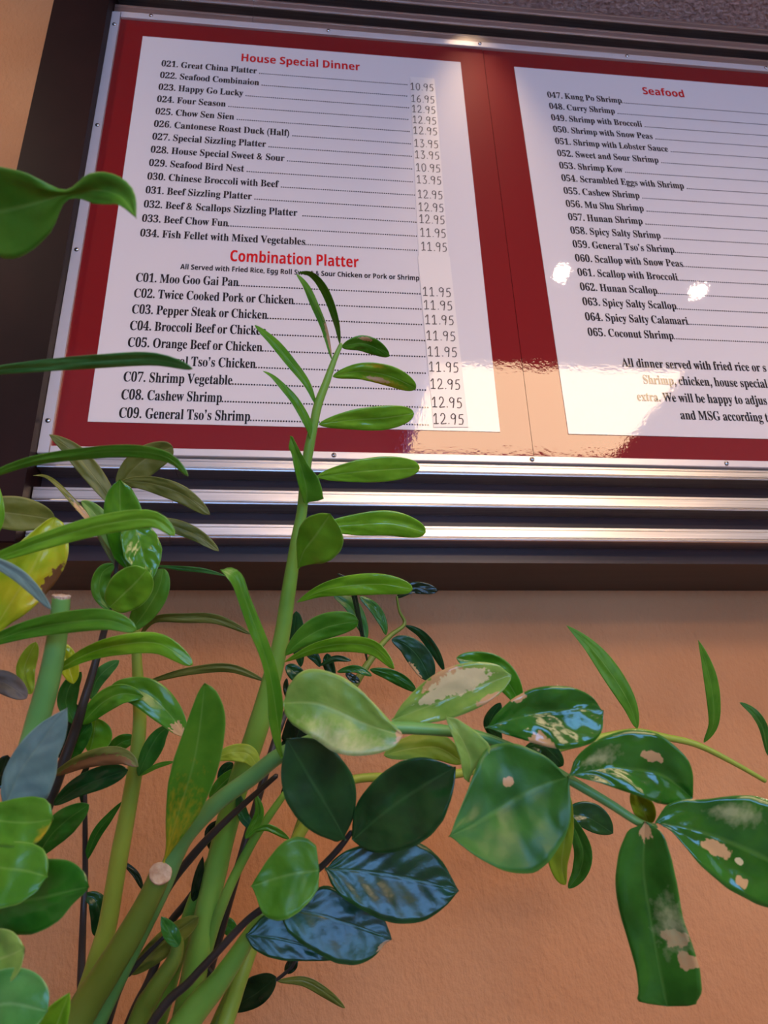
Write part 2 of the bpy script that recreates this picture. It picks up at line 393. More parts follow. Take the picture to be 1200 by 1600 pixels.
for s, z in PR: price(s, .3638, z, .0335, .0135, p1, -.00125)
for i, z in enumerate((.1823, .1626, .1414, .1188, .0967, .0759, .0530, .0290, .0079)):
    price('11.95' if i < 6 else '12.95', .3620+i*.0003, z, .0355, .0130, p2, -.0015)
adopt(bd)

# ------------------------------------------------------------------ the plant
M['cut_tan'] = mat('dry_tan_cut_end', (206, 168, 126), .9); noise_col(M['cut_tan'], (186, 140, 100), (222, 190, 150), 160); bump(M['cut_tan'], 260, .8, .001)
def ray(x, y): return FW + RT*((x-600)/FPX) - UP*((y-800)/FPX)
def at(x, y, d):
    r = ray(x, y); p = CAM + r*d
    for _ in range(2):      # stay clear of the wall and of the sign cabinet
        lim = (-.026 if p.z > ZO-.150 else YW-.008)
        if p.y > lim: p = CAM + r*((lim-CAM.y)/r.y)
    return p
LEAFCOL = {   # main, second, midrib
 'bright': ((100, 160, 24), (124, 182, 38), (160, 200, 90)), 'mid': ((66, 130, 22), (90, 150, 34), (128, 174, 76)),
 'deep': ((38, 100, 24), (56, 122, 34), (96, 148, 62)), 'dark': ((20, 64, 28), (32, 84, 34), (60, 110, 56)),
 'black': ((18, 36, 16), (30, 50, 22), (44, 66, 34)), 'olive': ((98, 108, 36), (120, 126, 50), (146, 148, 84)),  # olive: darker tone of back-lit leaves put into the colour
 'purple': ((92, 84, 66), (110, 96, 80), (124, 114, 92)), 'yellow': ((156, 184, 30), (200, 208, 44), (204, 210, 90)),
 'pale': ((112, 158, 58), (146, 182, 82), (170, 196, 108)), 'teal': ((58, 128, 52), (88, 154, 76), (136, 184, 118)),
 'dusty_sheen': ((118, 152, 140), (142, 176, 164), (146, 172, 148)), 'lime': ((130, 164, 24), (152, 180, 42), (182, 196, 90))}  # the grey-blue tone has the window's sheen painted in
_lm = {}
def leaf_mat(kind, spots, gloss, vein=.12):
    key = (kind, tuple(spots), gloss, vein)
    if key in _lm: return _lm[key]
    c1, c2, c3 = LEAFCOL[kind]
    m = mat('leaf_'+kind, c1, gloss, spec=.5)
    b = BS(m)
    uv = N(m, 'ShaderNodeUVMap'); sep = N(m, 'ShaderNodeSeparateXYZ'); LK(m, uv, 0, sep, 0)
    tc = N(m, 'ShaderNodeTexCoord'); n1 = N(m, 'ShaderNodeTexNoise'); n1.inputs['Scale'].default_value = 45; n1.inputs['Detail'].default_value = 4
    LK(m, tc, 'Object', n1, 'Vector')
    r = N(m, 'ShaderNodeValToRGB'); r.color_ramp.elements[0].position = .38; r.color_ramp.elements[1].position = .64
    r.color_ramp.elements[0].color = lin(c1); r.color_ramp.elements[1].color = lin(c2); LK(m, n1, 0, r, 0)
    # midrib: |u| small   (u runs -1..1 stored as 0..1)
    du = N(m, 'ShaderNodeMath', operation='SUBTRACT'); du.inputs[1].default_value = .5; LK(m, sep, 0, du, 0)
    ab = N(m, 'ShaderNodeMath', operation='ABSOLUTE'); LK(m, du, 0, ab, 0)
    mr = N(m, 'ShaderNodeMapRange'); mr.inputs[1].default_value = .008; mr.inputs[2].default_value = .035; mr.inputs[3].default_value = .42; mr.inputs[4].default_value = 0; LK(m, ab, 0, mr, 0)
    mx = N(m, 'ShaderNodeMix', data_type='RGBA'); LK(m, mr, 0, mx, 0); LK(m, r, 0, mx, 6); mx.inputs[7].default_value = lin(c3)
    rim = N(m, 'ShaderNodeMapRange'); rim.inputs[1].default_value = .472; rim.inputs[2].default_value = .492; rim.inputs[3].default_value = 0; rim.inputs[4].default_value = .6; LK(m, ab, 0, rim, 0)
    mxr = N(m, 'ShaderNodeMix', data_type='RGBA'); LK(m, rim, 0, mxr, 0); LK(m, mx, 2, mxr, 6); mxr.inputs[7].default_value = lin(c3)
    last = (mxr, 2)
    # side veins (pinnate): wave in v + |u|
    va = N(m, 'ShaderNodeMath', operation='MULTIPLY_ADD'); va.inputs[1].default_value = -.55; LK(m, ab, 0, va, 0); LK(m, sep, 1, va, 2)
    vn = N(m, 'ShaderNodeMath', operation='MULTIPLY_ADD'); vn.inputs[1].default_value = .05; LK(m, n1, 0, vn, 0); LK(m, va, 0, vn, 2)
    vs = N(m, 'ShaderNodeMath', operation='MULTIPLY'); vs.inputs[1].default_value = 40; LK(m, vn, 0, vs, 0)
    sn = N(m, 'ShaderNodeMath', operation='SINE'); LK(m, vs, 0, sn, 0)
    # fine leathery relief
    n2 = N(m, 'ShaderNodeTexNoise'); n2.inputs['Scale'].default_value = 160; n2.inputs['Detail'].default_value = 3; LK(m, tc, 'Object', n2, 'Vector')
    ad = N(m, 'ShaderNodeMath', operation='MULTIPLY_ADD'); ad.inputs[1].default_value = vein; LK(m, sn, 0, ad, 0); LK(m, n2, 0, ad, 2)
    ad2 = N(m, 'ShaderNodeMath', operation='SUBTRACT'); LK(m, ad, 0, ad2, 0); LK(m, mr, 0, ad2, 1)
    bp = N(m, 'ShaderNodeBump'); bp.inputs['Strength'].default_value = .38; bp.inputs['Distance'].default_value = .0007
    LK(m, ad2, 0, bp, 'Height'); LK(m, bp, 0, b, 'Normal')
    # blemishes with a shape of their own: (u, v, ru, rv, 'tan'|'brown'|'gold'|'pale')
    SCOL = {'tan': (208, 170, 116), 'brown': (122, 84, 46), 'gold': (214, 170, 30), 'pale': (190, 196, 140), 'cream': (226, 214, 160)}
    n3 = N(m, 'ShaderNodeTexNoise'); n3.inputs['Scale'].default_value = 9; n3.inputs['Detail'].default_value = 4; sv = N(m, 'ShaderNodeVectorMath', operation='MULTIPLY'); sv.inputs[1].default_value = (1, 2.2, 1); LK(m, uv, 0, sv, 0); LK(m, sv, 0, n3, 'Vector')
    for (u, v, ru, rv, sc) in spots:
        px = N(m, 'ShaderNodeMath', operation='SUBTRACT'); LK(m, sep, 0, px, 0); px.inputs[1].default_value = u
        px2 = N(m, 'ShaderNodeMath', operation='DIVIDE'); LK(m, px, 0, px2, 0); px2.inputs[1].default_value = ru
        py = N(m, 'ShaderNodeMath', operation='SUBTRACT'); LK(m, sep, 1, py, 0); py.inputs[1].default_value = v
        py2 = N(m, 'ShaderNodeMath', operation='DIVIDE'); LK(m, py, 0, py2, 0); py2.inputs[1].default_value = rv
        cx = N(m, 'ShaderNodeCombineXYZ'); LK(m, px2, 0, cx, 0); LK(m, py2, 0, cx, 1)
        ln = N(m, 'ShaderNodeVectorMath', operation='LENGTH'); LK(m, cx, 0, ln, 0)
        dd = N(m, 'ShaderNodeMath', operation='MULTIPLY_ADD'); dd.inputs[1].default_value = 1.7; LK(m, n3, 0, dd, 0); LK(m, ln, 'Value', dd, 2)
        soft = .9 if sc in ('gold', 'pale') else .12
        mm = N(m, 'ShaderNodeMapRange'); mm.inputs[1].default_value = 1.85-soft; mm.inputs[2].default_value = 1.85; mm.inputs[3].default_value = 1 if soft < .3 else .7; mm.inputs[4].default_value = 0
        LK(m, dd, 0, mm, 0)
        mz = N(m, 'ShaderNodeMix', data_type='RGBA'); LK(m, mm, 0, mz, 0); LK(m, last[0], last[1], mz, 6); mz.inputs[7].default_value = lin(SCOL[sc])
        last = (mz, 2)
    LK(m, last[0], last[1], b, 'Base Color')
    # thin fleshy blade lets some light through
    tr_ = N(m, 'ShaderNodeBsdfTranslucent'); LK(m, last[0], last[1], tr_, 'Color')
    ms = N(m, 'ShaderNodeMixShader'); ms.inputs[0].default_value = .25
    out = m.node_tree.nodes['Material Output']
    LK(m, b, 0, ms, 1); LK(m, tr_, 0, ms, 2); LK(m, ms, 0, out, 'Surface')
    _lm[key] = m; return m
def stem_mat(name, c1, c2, rough=.4):
    m = mat(name, c1, rough, spec=.4); noise_col(m, c1, c2, 16, 3, .35, .7)
    bump(m, 120, .15, .0005); return m
SM = {'green': stem_mat('green_stalk', (96, 144, 46), (128, 170, 66)), 'teal': stem_mat('bluish_green_stalk', (86, 142, 66), (114, 168, 90)),
      'lime': stem_mat('yellow_green_stalk', (128, 150, 48), (150, 170, 62)), 'moss': stem_mat('moss_stalk', (88, 112, 34), (112, 130, 46)),
      'black': stem_mat('dark_stalk', (34, 32, 28), (56, 52, 48), .35)}
M['cut'] = mat('dry_cut_end', (200, 176, 150), .9); noise_col(M['cut'], (176, 138, 104), (216, 204, 190), 260); bump(M['cut'], 300, 1, .002)
def cr(P, t):              # Catmull-Rom through a list of tuples / Vectors, t in 0..1
    n = len(P)-1; s = min(max(t, 0), 1)*n; i = min(int(s), n-1); u = s-i
    a, b, c, d = P[max(i-1, 0)], P[i], P[i+1], P[min(i+2, n)]
    return (b*2 + (c-a)*u + (a*2-b*5+c*4-d)*u*u + (b*3-a-c*3+d)*u**3)*.5
BASE = at(150, 2080, .50)
BASE = Vector((BASE.x, min(BASE.y, -.14), ZO-.74))
plant = empty('potted_plant', (BASE.x, BASE.y, 0), 'glossy green potted plant with thick stalks and oval leaflets, below the menu sign', 'plant')
srnd = random.Random(3)
class Stem:
    def __init__(s, pts, mt, label=None, cut=False, ground=True, name='stalk', face=0.):
        # pts: (px, py, depth, radius px) from top to bottom
        s.pts = pts
        W = [at(x, y, d) for x, y, d, r in pts]; R = [r*d/FPX for x, y, d, r in pts]
        if ground:
            a = srnd.uniform(0, 6.28); q = srnd.uniform(.02, .075)
            g = Vector((BASE.x+q*math.cos(a), BASE.y+q*math.sin(a), BASE.z-.02))
            dlt = W[-1]-W[-2]; dlt = dlt/max(dlt.length, 1e-6)
            h = (W[-1]-g).length
            W.append(W[-1]+dlt*h*.35+(g-W[-1])*.15); R.append(R[-1]*1.05)
            W.append(g); R.append(R[-1]*1.15)
        s.W = W
        n = 7*(len(W)-1); k = 12; v = []; f = []
        prevN = None
        for i in range(n+1):
            t = i/n; c = cr(W, t); T = (cr(W, min(t+.004, 1))-cr(W, max(t-.004, 0))).normalized()
            ss = t*(len(W)-1); j = min(int(ss), len(W)-2); r = R[j]+(R[j+1]-R[j])*(ss-j)
            if prevN is None: prevN = T.orthogonal().normalized()
            prevN = (prevN-T*prevN.dot(T)).normalized(); B = T.cross(prevN)
            r *= 1+.03*noise.noise(c*60)
            for q in range(k):
                a = 2*math.pi*q/k; v.append(c+prevN*(r*math.cos(a))+B*(r*math.sin(a)))
        for i in range(n):
            for q in range(k): f.append((i*k+q, i*k+(q+1) % k, (i+1)*k+(q+1) % k, (i+1)*k+q))
        T0 = (W[0]-W[1]).normalized()
        v.append(cr(W, 0)+T0*(R[0]*(.05 if cut else .9))); f += [(q, len(v)-1, (q+1) % k) for q in range(k)]
        f.append(tuple(n*k+q for q in range(k)))
        s.o = link(name, v, f, mt, plant, True)
        s.o.location = -plant.location
        if label: s.o['label'] = label
        if cut:
            c0 = W[0]+(CAM-W[0]).normalized()*(R[0]*.55*face)+T0*(R[0]*.1*face); T0 = (T0+(CAM-c0).normalized()*face).normalized(); N0 = T0.orthogonal().normalized(); B0 = T0.cross(N0); v = []; f = []; k = 18
            prof = [(1.0, -.2), (1.05, .06), (.96, .16), (.6, .14), (.25, .15)]
            for rr, h in prof:
                for q in range(k):
                    a = 2*math.pi*q/k; jj = 1+.05*noise.noise(Vector((q*.9, rr*4, c0.x*99)))
                    v.append(c0+N0*(R[0]*rr*jj*math.cos(a))+B0*(R[0]*rr*jj*math.sin(a))+T0*(R[0]*(h+.1*noise.noise(Vector((q*1.7, rr*3, 5))))))
            for i in range(len(prof)-1):
                for q in range(k): f.append((i*k+q, i*k+(q+1) % k, (i+1)*k+(q+1) % k, (i+1)*k+q))
            f.append(tuple((len(prof)-1)*k+q for q in range(k)))
            e = link('cut_end', v, f, M['cut_tan'] if face else M['cut'], s.o, False); e['label'] = 'dry pale cut end'
    def near(s, x, y):
        best = None
        P = s.pts
        for a, b in zip(P, P[1:]):
            dx, dy = b[0]-a[0], b[1]-a[1]; t = ((x-a[0])*dx+(y-a[1])*dy)/(dx*dx+dy*dy); t = min(max(t, 0), 1)
            q = math.hypot(a[0]+dx*t-x, a[1]+dy*t-y)
            if best is None or q < best[0]: best = (q, a[2]+(b[2]-a[2])*t)
        return best[1]
NLEAF = 0
ZT = {'z7': (650, 960, .4583), 'z6': (350, 1100, 1/3), 'z3': (350, 780, 1/3), 'z2': (350, 400, 1/3), 'z1': (0, 640, 1/3), 'z4': (0, 1000, 1/3), 'z5': (0, 1250, 1/3), 'z8': (250, 1300, 1/3), 'p': (0, 0, 1)}
def leaf(stem, pts, wl, wr, kind='mid', dt=0., tl=18, tr=18, peak=.5, sh=(.62, .62), bulge=0., spots=(), gloss=.26, W=None, d0=None, tw=0., label=None, off=0., wav=.0006, nu=24, hv=7, out=None, vein=.12):
    """pts: blade midline in photo pixels base->tip; wl/wr half widths (px) left/right of travel; dt: depth change to the tip;
    tl/tr: degrees each half leans toward the camera; tw: extra twist along the blade."""
    global NLEAF
    if out is not None:       # half widths measured from the blade's outline in the photograph, square to the midline
        if out[0] in ZT: ox, oy, q = ZT[out[0]]; out = [(ox+X*q, oy+Y*q) for X, Y in out[1]]
        pv = [Vector((x, y)) for x, y in pts]; n_ = 18; np_ = []; W = []
        for i in range(n_+1):
            t = i/n_; t = .5*t+.5*(.5-.5*math.cos(math.pi*t)); c = cr(pv, t); T = (cr(pv, min(t+.03, 1))-cr(pv, max(t-.03, 0))).normalized()
            Lf = Vector((T.y, -T.x)); ww = []
            for sgn in (1, -1):
                dirv = Lf*sgn; best = 0
                for k in range(len(out)):
                    a = Vector(out[k])-c; e = Vector(out[(k+1) % len(out)])-Vector(out[k])
                    det = dirv.x*(-e.y)+dirv.y*e.x
                    if abs(det) < 1e-9: continue
                    s_ = (a.x*(-e.y)+a.y*e.x)/det; u_ = (dirv.x*a.y-dirv.y*a.x)/det
                    if s_ > 0 and 0 <= u_ <= 1: best = max(best, s_)
                ww.append(best)
            if i == 0: ww = [2, 2]
            if i == n_: ww = [.5, .5]
            np_.append((c.x, c.y)); W.append(tuple(ww))
        pts = np_
    NLEAF += 1; sd = NLEAF*7.31
    d0 = (stem.near(*pts[0]) if d0 is None else d0)+off
    P = []
    L = [0]
    for a, b in zip(pts, pts[1:]): L.append(L[-1]+math.hypot(b[0]-a[0], b[1]-a[1]))
    for (x, y), l in zip(pts, L):
        t = l/L[-1]; P.append(at(x, y, d0+dt*t-bulge*math.sin(math.pi*t)))
    # resample evenly in px length
    def pos(t):
        l = t*L[-1]; i = 0
        while i < len(L)-2 and L[i+1] < l: i += 1
        return cr(P, (i+(l-L[i])/(L[i+1]-L[i]))/(len(P)-1)), (i, (l-L[i])/(L[i+1]-L[i]))
    a_, b_ = sh; b_ *= 1.28; peak = min(peak+.03, .8)
    def prof(t):
        t = min(max(t, 0), 1)
        # piecewise superellipse rising to `peak` then falling to the tip
        if t < peak: q = 1-t/peak; return max(0, 1-q**1.9)**(a_+.12)
        q = (t-peak)/(1-peak); return max(0, 1-q**2.1)**b_
    v = []; uvs = []; f = []
    rows = nu+1; cols = 2*hv+1
    top = []
    for i in range(rows):
        t = i/nu; ts = .5-.5*math.cos(math.pi*t); ts = .5*t+.5*ts
        c, (si, sf) = pos(ts)
        T = (pos(min(ts+.02, 1))[0]-pos(max(ts-.02, 0))[0]).normalized()
        V = (c-CAM); dep = V.dot(FW); V.normalize()
        S = T.cross(V).normalized(); Nn = S.cross(T).normalized()
        if Nn.dot(V) > 0: Nn = -Nn
        if W is not None:
            wa = W[si]; wb = W[si+1]; WL, WR = cr([Vector(q_) for q_ in W], (si+sf)/(len(W)-1))
        else: q = prof(ts); WL = wl*q; WR = wr*q
        WL = max(WL, .7); WR = max(WR, .7)
        if i == nu: WL = WR = .3
        k = dep/FPX; tws = math.radians(tw*(ts-.5))
        AL = math.radians(tl)+tws; AR = math.radians(tr)-tws
        row = []
        for j in range(-hv, hv+1):
            u = j/hv
            side = -1 if j < 0 else 1                       # j<0: left
            ang = AL if j < 0 else AR; wpx = WL if j < 0 else WR
            wm = wpx*k/max(math.cos(ang), .3)
            au = abs(u)
            lift = au*.75+.25*au*au
            p = c + S*(-side*au*wm*math.cos(ang)) + Nn*(lift*wm*math.sin(ang))
            nz = noise.noise(Vector((ts*4.2+sd, u*1.6+sd*.3, sd)))*wav*3.0 + noise.noise(Vector((ts*13+sd, u*5, sd)))*wav*.7
            p = p + Nn*(nz*(.25+.75*math.sin(math.pi*min(ts, 1)))*min(1, wm/.008+.15))
            lim = (-.022 if p.z > ZO-.150 else YW-.002)
            if p.y > lim: p = Vector((p.x, lim, p.z))
            row.append(p); uvs.append((.5+.5*u, ts))
        top.append((row, Nn))
    th = .00045
    for row, Nn in top:
        for j, p in enumerate(row):
            e = 1-(abs(j-hv)/hv)**4
            v.append(p+Nn*th*(.15+.85*e))
    for row, Nn in top:
        for j, p in enumerate(row):
            e = 1-(abs(j-hv)/hv)**4
            v.append(p-Nn*th*(.15+.85*e))
    uvs = uvs+uvs; off_ = rows*cols
    for i in range(rows-1):
        for j in range(cols-1):
            a = i*cols+j
            f.append((a, a+1, a+cols+1, a+cols)); f.append((off_+a, off_+a+cols, off_+a+cols+1, off_+a+1))
        a = i*cols; f.append((a, a+cols, off_+a+cols, off_+a)); a += cols-1; f.append((a, off_+a, off_+a+cols, a+cols))
    f.append(tuple(list(range(cols)) + [off_+j for j in range(cols-1, -1, -1)]))
    a = (rows-1)*cols; f.append(tuple([a+j for j in range(cols-1, -1, -1)] + [off_+a+j for j in range(cols)]))
    o = link('leaf', v, f, leaf_mat(kind, spots, gloss, vein), stem.o, True, uvs)
    if label: o['label'] = label
    return o
# ---- S1: tall upright stalk in front of the sign
D = .52
S1 = Stem([(533, 538, D, 3.2), (522, 563, D, 4.5), (510, 597, D, 6), (497, 632, D, 7), (490, 665, D, 7), (483, 700, D, 8), (478, 733, D, 8), (472, 797, D, 8.5), (463, 847, D, 9.5), (450, 930, D, 11.5), (437, 1010, D, 13), (405, 1130, D, 17), (365, 1250, D, 17.5), (335, 1370, D, 18), (308, 1500, D, 20), (285, 1610, D, 21)], SM['green'], 'tall light green stalk rising in front of the menu sheet')
leaf(S1, [(518, 561), (507, 515), (492, 478), (478, 447), (463, 428)], 6, 6.5, 'mid', -.02, 55, -55, .6, spots=[(.8, .22, .3, .18, 'tan')])
leaf(S1, [(531, 538), (526, 508), (514, 470), (500, 443), (484, 428), (466, 426)], 6, 7, 'mid', -.03, -50, 55, .55)
leaf(S1, [(534, 542), (563, 536), (588, 544), (608, 557)], 13, 13, 'mid', .01, 25, -20, .5, spots=[(.2, .45, .12, .12, 'tan')])
leaf(S1, [(520, 588), (563, 580), (610, 588), (650, 607)], 16, 16, 'bright', .01, 20, -15, .6, (.62, .5), spots=[(.85, .62, .25, .32, 'gold'), (.15, .5, .15, .12, 'gold'), (.8, .55, .12, .16, 'tan')], label='yellow blotched leaf')
leaf(S1, [(498, 663), (550, 656), (600, 653), (647, 646)], 19, 19, 'bright', .01, 18, -12, .62, (.7, .5), gloss=.2)
leaf(S1, [(495, 745), (550, 738), (600, 734), (656, 731)], 21, 19, 'bright', .01, 18, -12, .6, (.7, .5), gloss=.2)
leaf(S1, [(494, 633), (480, 600), (455, 567), (428, 535), (398, 508)], 8, 8, 'mid', -.03, 50, -55, .55)
leaf(S1, [(489, 692), (483, 667), (463, 630), (443, 606), (425, 588), (411, 580)], 6.5, 7.5, 'mid', -.03, 50, -50, .3)
leaf(S1, [(479, 789), (478, 760), (466, 715), (453, 681)], 0, 0, 'mid', -.02, 35, 20, off=-.008, out=('z2', [(375, 1160), (400, 1150), (465, 1138), (460, 1090), (440, 1030), (400, 985), (360, 920), (315, 832), (300, 895), (315, 920), (325, 980), (345, 1060), (365, 1120)]))
leaf(S1, [(500, 824), (555, 820), (612, 818), (665, 832)], 20, 20, 'bright', .01, 16, -12, .58, (.6, .45), gloss=.2, d0=.53)
leaf(S1, [(466, 888), (474, 862), (494, 835), (516, 803)], 0, 0, 'bright', -.03, 12, 12, off=-.012, gloss=.4, out=('z3', [(345, 325), (342, 260), (343, 190), (360, 120), (395, 75), (450, 60), (490, 66), (530, 100), (560, 140), (570, 190), (555, 230), (520, 268), (470, 288), (420, 298), (375, 310)]))
leaf(S1, [(464, 941), (500, 924), (545, 915), (600, 913), (645, 921)], 17, 17, 'bright', -.01, 20, -8, .6, (.85, .45), off=-.01, gloss=.2)
leaf(S1, [(446, 1024), (472, 1000), (510, 980), (560, 970)], 22, 18, 'mid', -.01, 14, -10, .58, (.8, .45), off=-.008, gloss=.4)
leaf(S1, [(445, 1034), (490, 1014), (540, 1006), (585, 1013), (616, 1045)], 12, 13, 'bright', -.03, 30, -25, .6, (.8, .6), off=-.012)
# ---- S2: heavy bluish stalk that bends to the right, with the large leaves
S2 = Stem([(1024, 1292, .40, 5), (1000, 1286, .40, 6), (950, 1254, .405, 7), (886, 1216, .41, 7.5), (840, 1188, .415, 7.5), (790, 1165, .42, 8), (745, 1150, .42, 9), (700, 1142, .42, 9), (620, 1137, .42, 10), (560, 1142, .42, 10), (500, 1154, .425, 11), (438, 1180, .43, 12), (395, 1213, .44, 13), (335, 1258, .45, 13.5), (285, 1314, .455, 14), (250, 1392, .46, 15), (205, 1480, .465, 17), (140, 1612, .47, 20)], SM['teal'], 'thick bluish green stalk bending to the right')
leaf(S2, [(441, 1184), (432, 1115), (420, 1045), (400, 982), (380, 928), (366, 899), (344, 890)], 0, 0, 'mid', -.03, 48, -35, off=-.01, nu=36, label='long folded leaf standing at the bend', out=('z3', [(275, 1215), (250, 1180), (225, 1100), (205, 1000), (200, 880), (185, 790), (150, 690), (110, 600), (75, 500), (40, 400), (-15, 335), (20, 318), (60, 325), (95, 370), (120, 450), (160, 550), (205, 660), (240, 760), (265, 860), (275, 930), (280, 1000), (265, 1080), (270, 1150)]))
leaf(S2, [(443, 1098), (500, 1100), (565, 1128), (629, 1150)], 0, 0, 'pale', -.01, 14, 16, off=-.045, gloss=.36, spots=[(.45, 1.0, .5, .06, 'tan'), (.9, .6, .3, .5, 'pale')], wav=.001, nu=32, label='large pale leaf with a brown tip', out=('z3', [(283, 950), (300, 890), (340, 830), (400, 800), (470, 803), (560, 840), (640, 895), (720, 975), (780, 1040), (835, 1095), (825, 1140), (780, 1170), (720, 1188), (640, 1197), (580, 1192), (510, 1172), (450, 1130), (390, 1085), (330, 1050), (290, 1005)]))
leaf(S2, [(612, 1125), (662, 1106), (725, 1082), (799, 1054)], 0, 0, 'pale', .0, 14, 18, off=.01, gloss=.15, spots=[(.12, .5, .16, .2, 'tan'), (.92, .75, .12, .10, 'tan'), (.3, .6, .22, .26, 'cream'), (.35, .35, .12, .14, 'cream')], wav=.001, nu=32, label='scorched pale leaf with tan edges', out=('z7', [(-85, 365), (-50, 310), (0, 255), (50, 215), (100, 188), (150, 172), (200, 164), (250, 165), (290, 178), (320, 205), (322, 225), (290, 265), (245, 298), (200, 322), (150, 342), (100, 358), (50, 367), (0, 374), (-50, 372)]))
leaf(S2, [(812, 1100), (795, 1068), (765, 1042), (713, 1028)], 20, 22, 'mid', .0, 20, 10, .45, off=.03)
leaf(S2, [(758, 1137), (800, 1124), (850, 1113), (900, 1108), (943, 1110)], 0, 0, 'deep', .0, 16, 14, off=-.01, gloss=.13, spots=[(1.0, .42, .22, .10, 'tan'), (.05, .33, .10, .07, 'tan')], wav=.001, nu=32, vein=.3, label='glossy oval leaf with a tan bite on its lower edge', out=('z7', [(243, 388), (265, 350), (300, 315), (330, 290), (380, 262), (430, 249), (480, 246), (530, 250), (575, 266), (610, 290), (635, 330), (636, 365), (622, 400), (590, 430), (540, 447), (490, 454), (440, 447), (400, 436), (340, 418), (290, 404)]))
leaf(S2, [(733, 1222), (735, 1190), (722, 1155), (697, 1119)], 0, 0, 'pale', .0, 30, 5, off=-.024, gloss=.4, out=('z7', [(98, 348), (140, 355), (200, 395), (258, 450), (240, 490), (200, 525), (180, 570), (165, 560), (150, 490), (125, 420)]))
leaf(S2, [(888, 1214), (850, 1226), (810, 1246), (770, 1270), (735, 1290), (701, 1307)], 0, 0, 'deep', -.02, 11, 14, off=-.02, gloss=.42, spots=[(.66, .42, .045, .045, 'tan')], wav=.0012, nu=36, hv=9, bulge=-.01, label='very broad dark green leaf with a pierced spot', out=('z7', [(115, 755), (135, 690), (160, 625), (190, 545), (215, 500), (245, 468), (300, 448), (360, 452), (410, 470), (460, 495), (500, 535), (522, 585), (525, 640), (515, 700), (495, 745), (460, 790), (425, 830), (385, 858), (330, 865), (280, 858), (235, 840), (190, 815), (150, 785)]))
leaf(S2, [(600, 1180), (640, 1170), (685, 1168), (724, 1192)], 22, 20, 'lime', .02, 0, 10, .5, off=.03, gloss=.5)
leaf(S2, [(889, 1212), (940, 1202), (990, 1202), (1040, 1214), (1082, 1247)], 0, 0, 'deep', .0, 14, 16, off=-.012, gloss=.13, spots=[(.30, .60, .07, .08, 'tan'), (.3, .25, .16, .16, 'pale')], wav=.001, nu=32, vein=.25, label='glossy leaf with a round tan spot', out=('z7', [(524, 548), (540, 500), (570, 468), (610, 440), (660, 415), (720, 400), (780, 398), (830, 413), (880, 448), (920, 485), (940, 530), (943, 590), (945, 628), (900, 645), (855, 644), (800, 632), (740, 612), (680, 592), (620, 572), (560, 558)]))
leaf(S2, [(1024, 1285), (1085, 1297), (1150, 1320), (1210, 1350), (1265, 1395)], 0, 0, 'deep', -.01, 14, 16, off=-.008, gloss=.13, spots=[(.64, .37, .10, .10, 'tan'), (.86, .56, .06, .045, 'tan'), (.66, .52, .04, .03, 'cream'), (.2, .42, .14, .16, 'pale')], wav=.0012, nu=36, vein=.25, label='large glossy leaf cut by the right edge', out=('p', [(1024, 1284), (1040, 1262), (1062, 1252), (1090, 1252), (1120, 1250), (1145, 1245), (1180, 1246), (1215, 1256), (1250, 1280), (1270, 1320), (1275, 1360), (1268, 1400), (1245, 1412), (1200, 1412), (1168, 1402), (1127, 1382), (1085, 1348), (1062, 1318), (1050, 1300)]))
leaf(S2, [(1008, 1284), (1006, 1360), (1016, 1430), (1028, 1500), (1042, 1572)], 0, 0, 'deep', -.01, 16, 14, off=-.006, gloss=.22, spots=[(.5, .03, .2, .07, 'tan'), (.2, .62, .2, .055, 'tan'), (.12, .74, .16, .05, 'tan'), (.2, .56, .3, .2, 'pale')], wav=.001, nu=36, label='long hanging leaf with torn tan spots', out=('p', [(1000, 1290), (982, 1300), (970, 1330), (963, 1370), (965, 1405), (973, 1440), (985, 1480), (994, 1510), (999, 1545), (998, 1567), (1030, 1571), (1060, 1571), (1080, 1558), (1090, 1535), (1088, 1500), (1076, 1460), (1062, 1420), (1054, 1370), (1046, 1330), (1036, 1300), (1020, 1284)]))
leaf(S2, [(1014, 1288), (1004, 1262), (990, 1232)], 16, 18, 'lime', .0, 10, 20, .45, off=.02)
leaf(S2, [(888, 1240), (884, 1300), (878, 1350), (884, 1382)], 12, 24, 'lime', .02, -20, 30, .45, off=.03, label='yellowish leaf hanging behind')
leaf(S2, [(783, 1158), (765, 1130), (782, 1098)], 10, 14, 'dark', .0, 0, 0, .45, off=.03)
leaf(S2, [(818, 1172), (850, 1166), (880, 1196)], 12, 22, 'dark', .0, 0, 0, .55, off=.04)
# ---- S3: slender branch running to the right edge, close to the wall
S3 = Stem([(1195, 1220, .68, 3.5), (1150, 1194, .67, 4), (1090, 1164, .66, 5), (1040, 1152, .65, 5.5), (994, 1144, .64, 6), (940, 1152, .63, 6), (880, 1167, .62, 6.5), (800, 1187, .61, 6.5), (720, 1208, .59, 7), (640, 1214, .57, 7), (553, 1218, .55, 7), (510, 1250, .54, 8), (470, 1300, .535, 9), (435, 1375, .53, 10), (400, 1462, .52, 11), (375, 1530, .51, 12), (348, 1612, .50, 13)], SM['lime'], 'slender yellow green branch reaching to the right edge')
leaf(S3, [(996, 1138), (984, 1100), (957, 1055), (922, 1010), (885, 977)], 15, 15, 'mid', -.02, 40, -30, .42, (.6, .9), gloss=.4)
leaf(S3, [(1100, 1160), (1115, 1130), (1113, 1080), (1103, 1035), (1091, 1000)], 10, 11, 'mid', -.02, 45, -35, .5, (.6, .9), gloss=.4)
leaf(S3, [(1200, 1180), (1193, 1140), (1178, 1115), (1156, 1098)], 6, 8, 'deep', -.02, 45, -35, .5, gloss=.4)
leaf(S3, [(884, 1272), (920, 1278), (958, 1302)], 24, 18, 'dark', .0, 10, 10, .45, (.6, .8), d0=.63, gloss=.2)
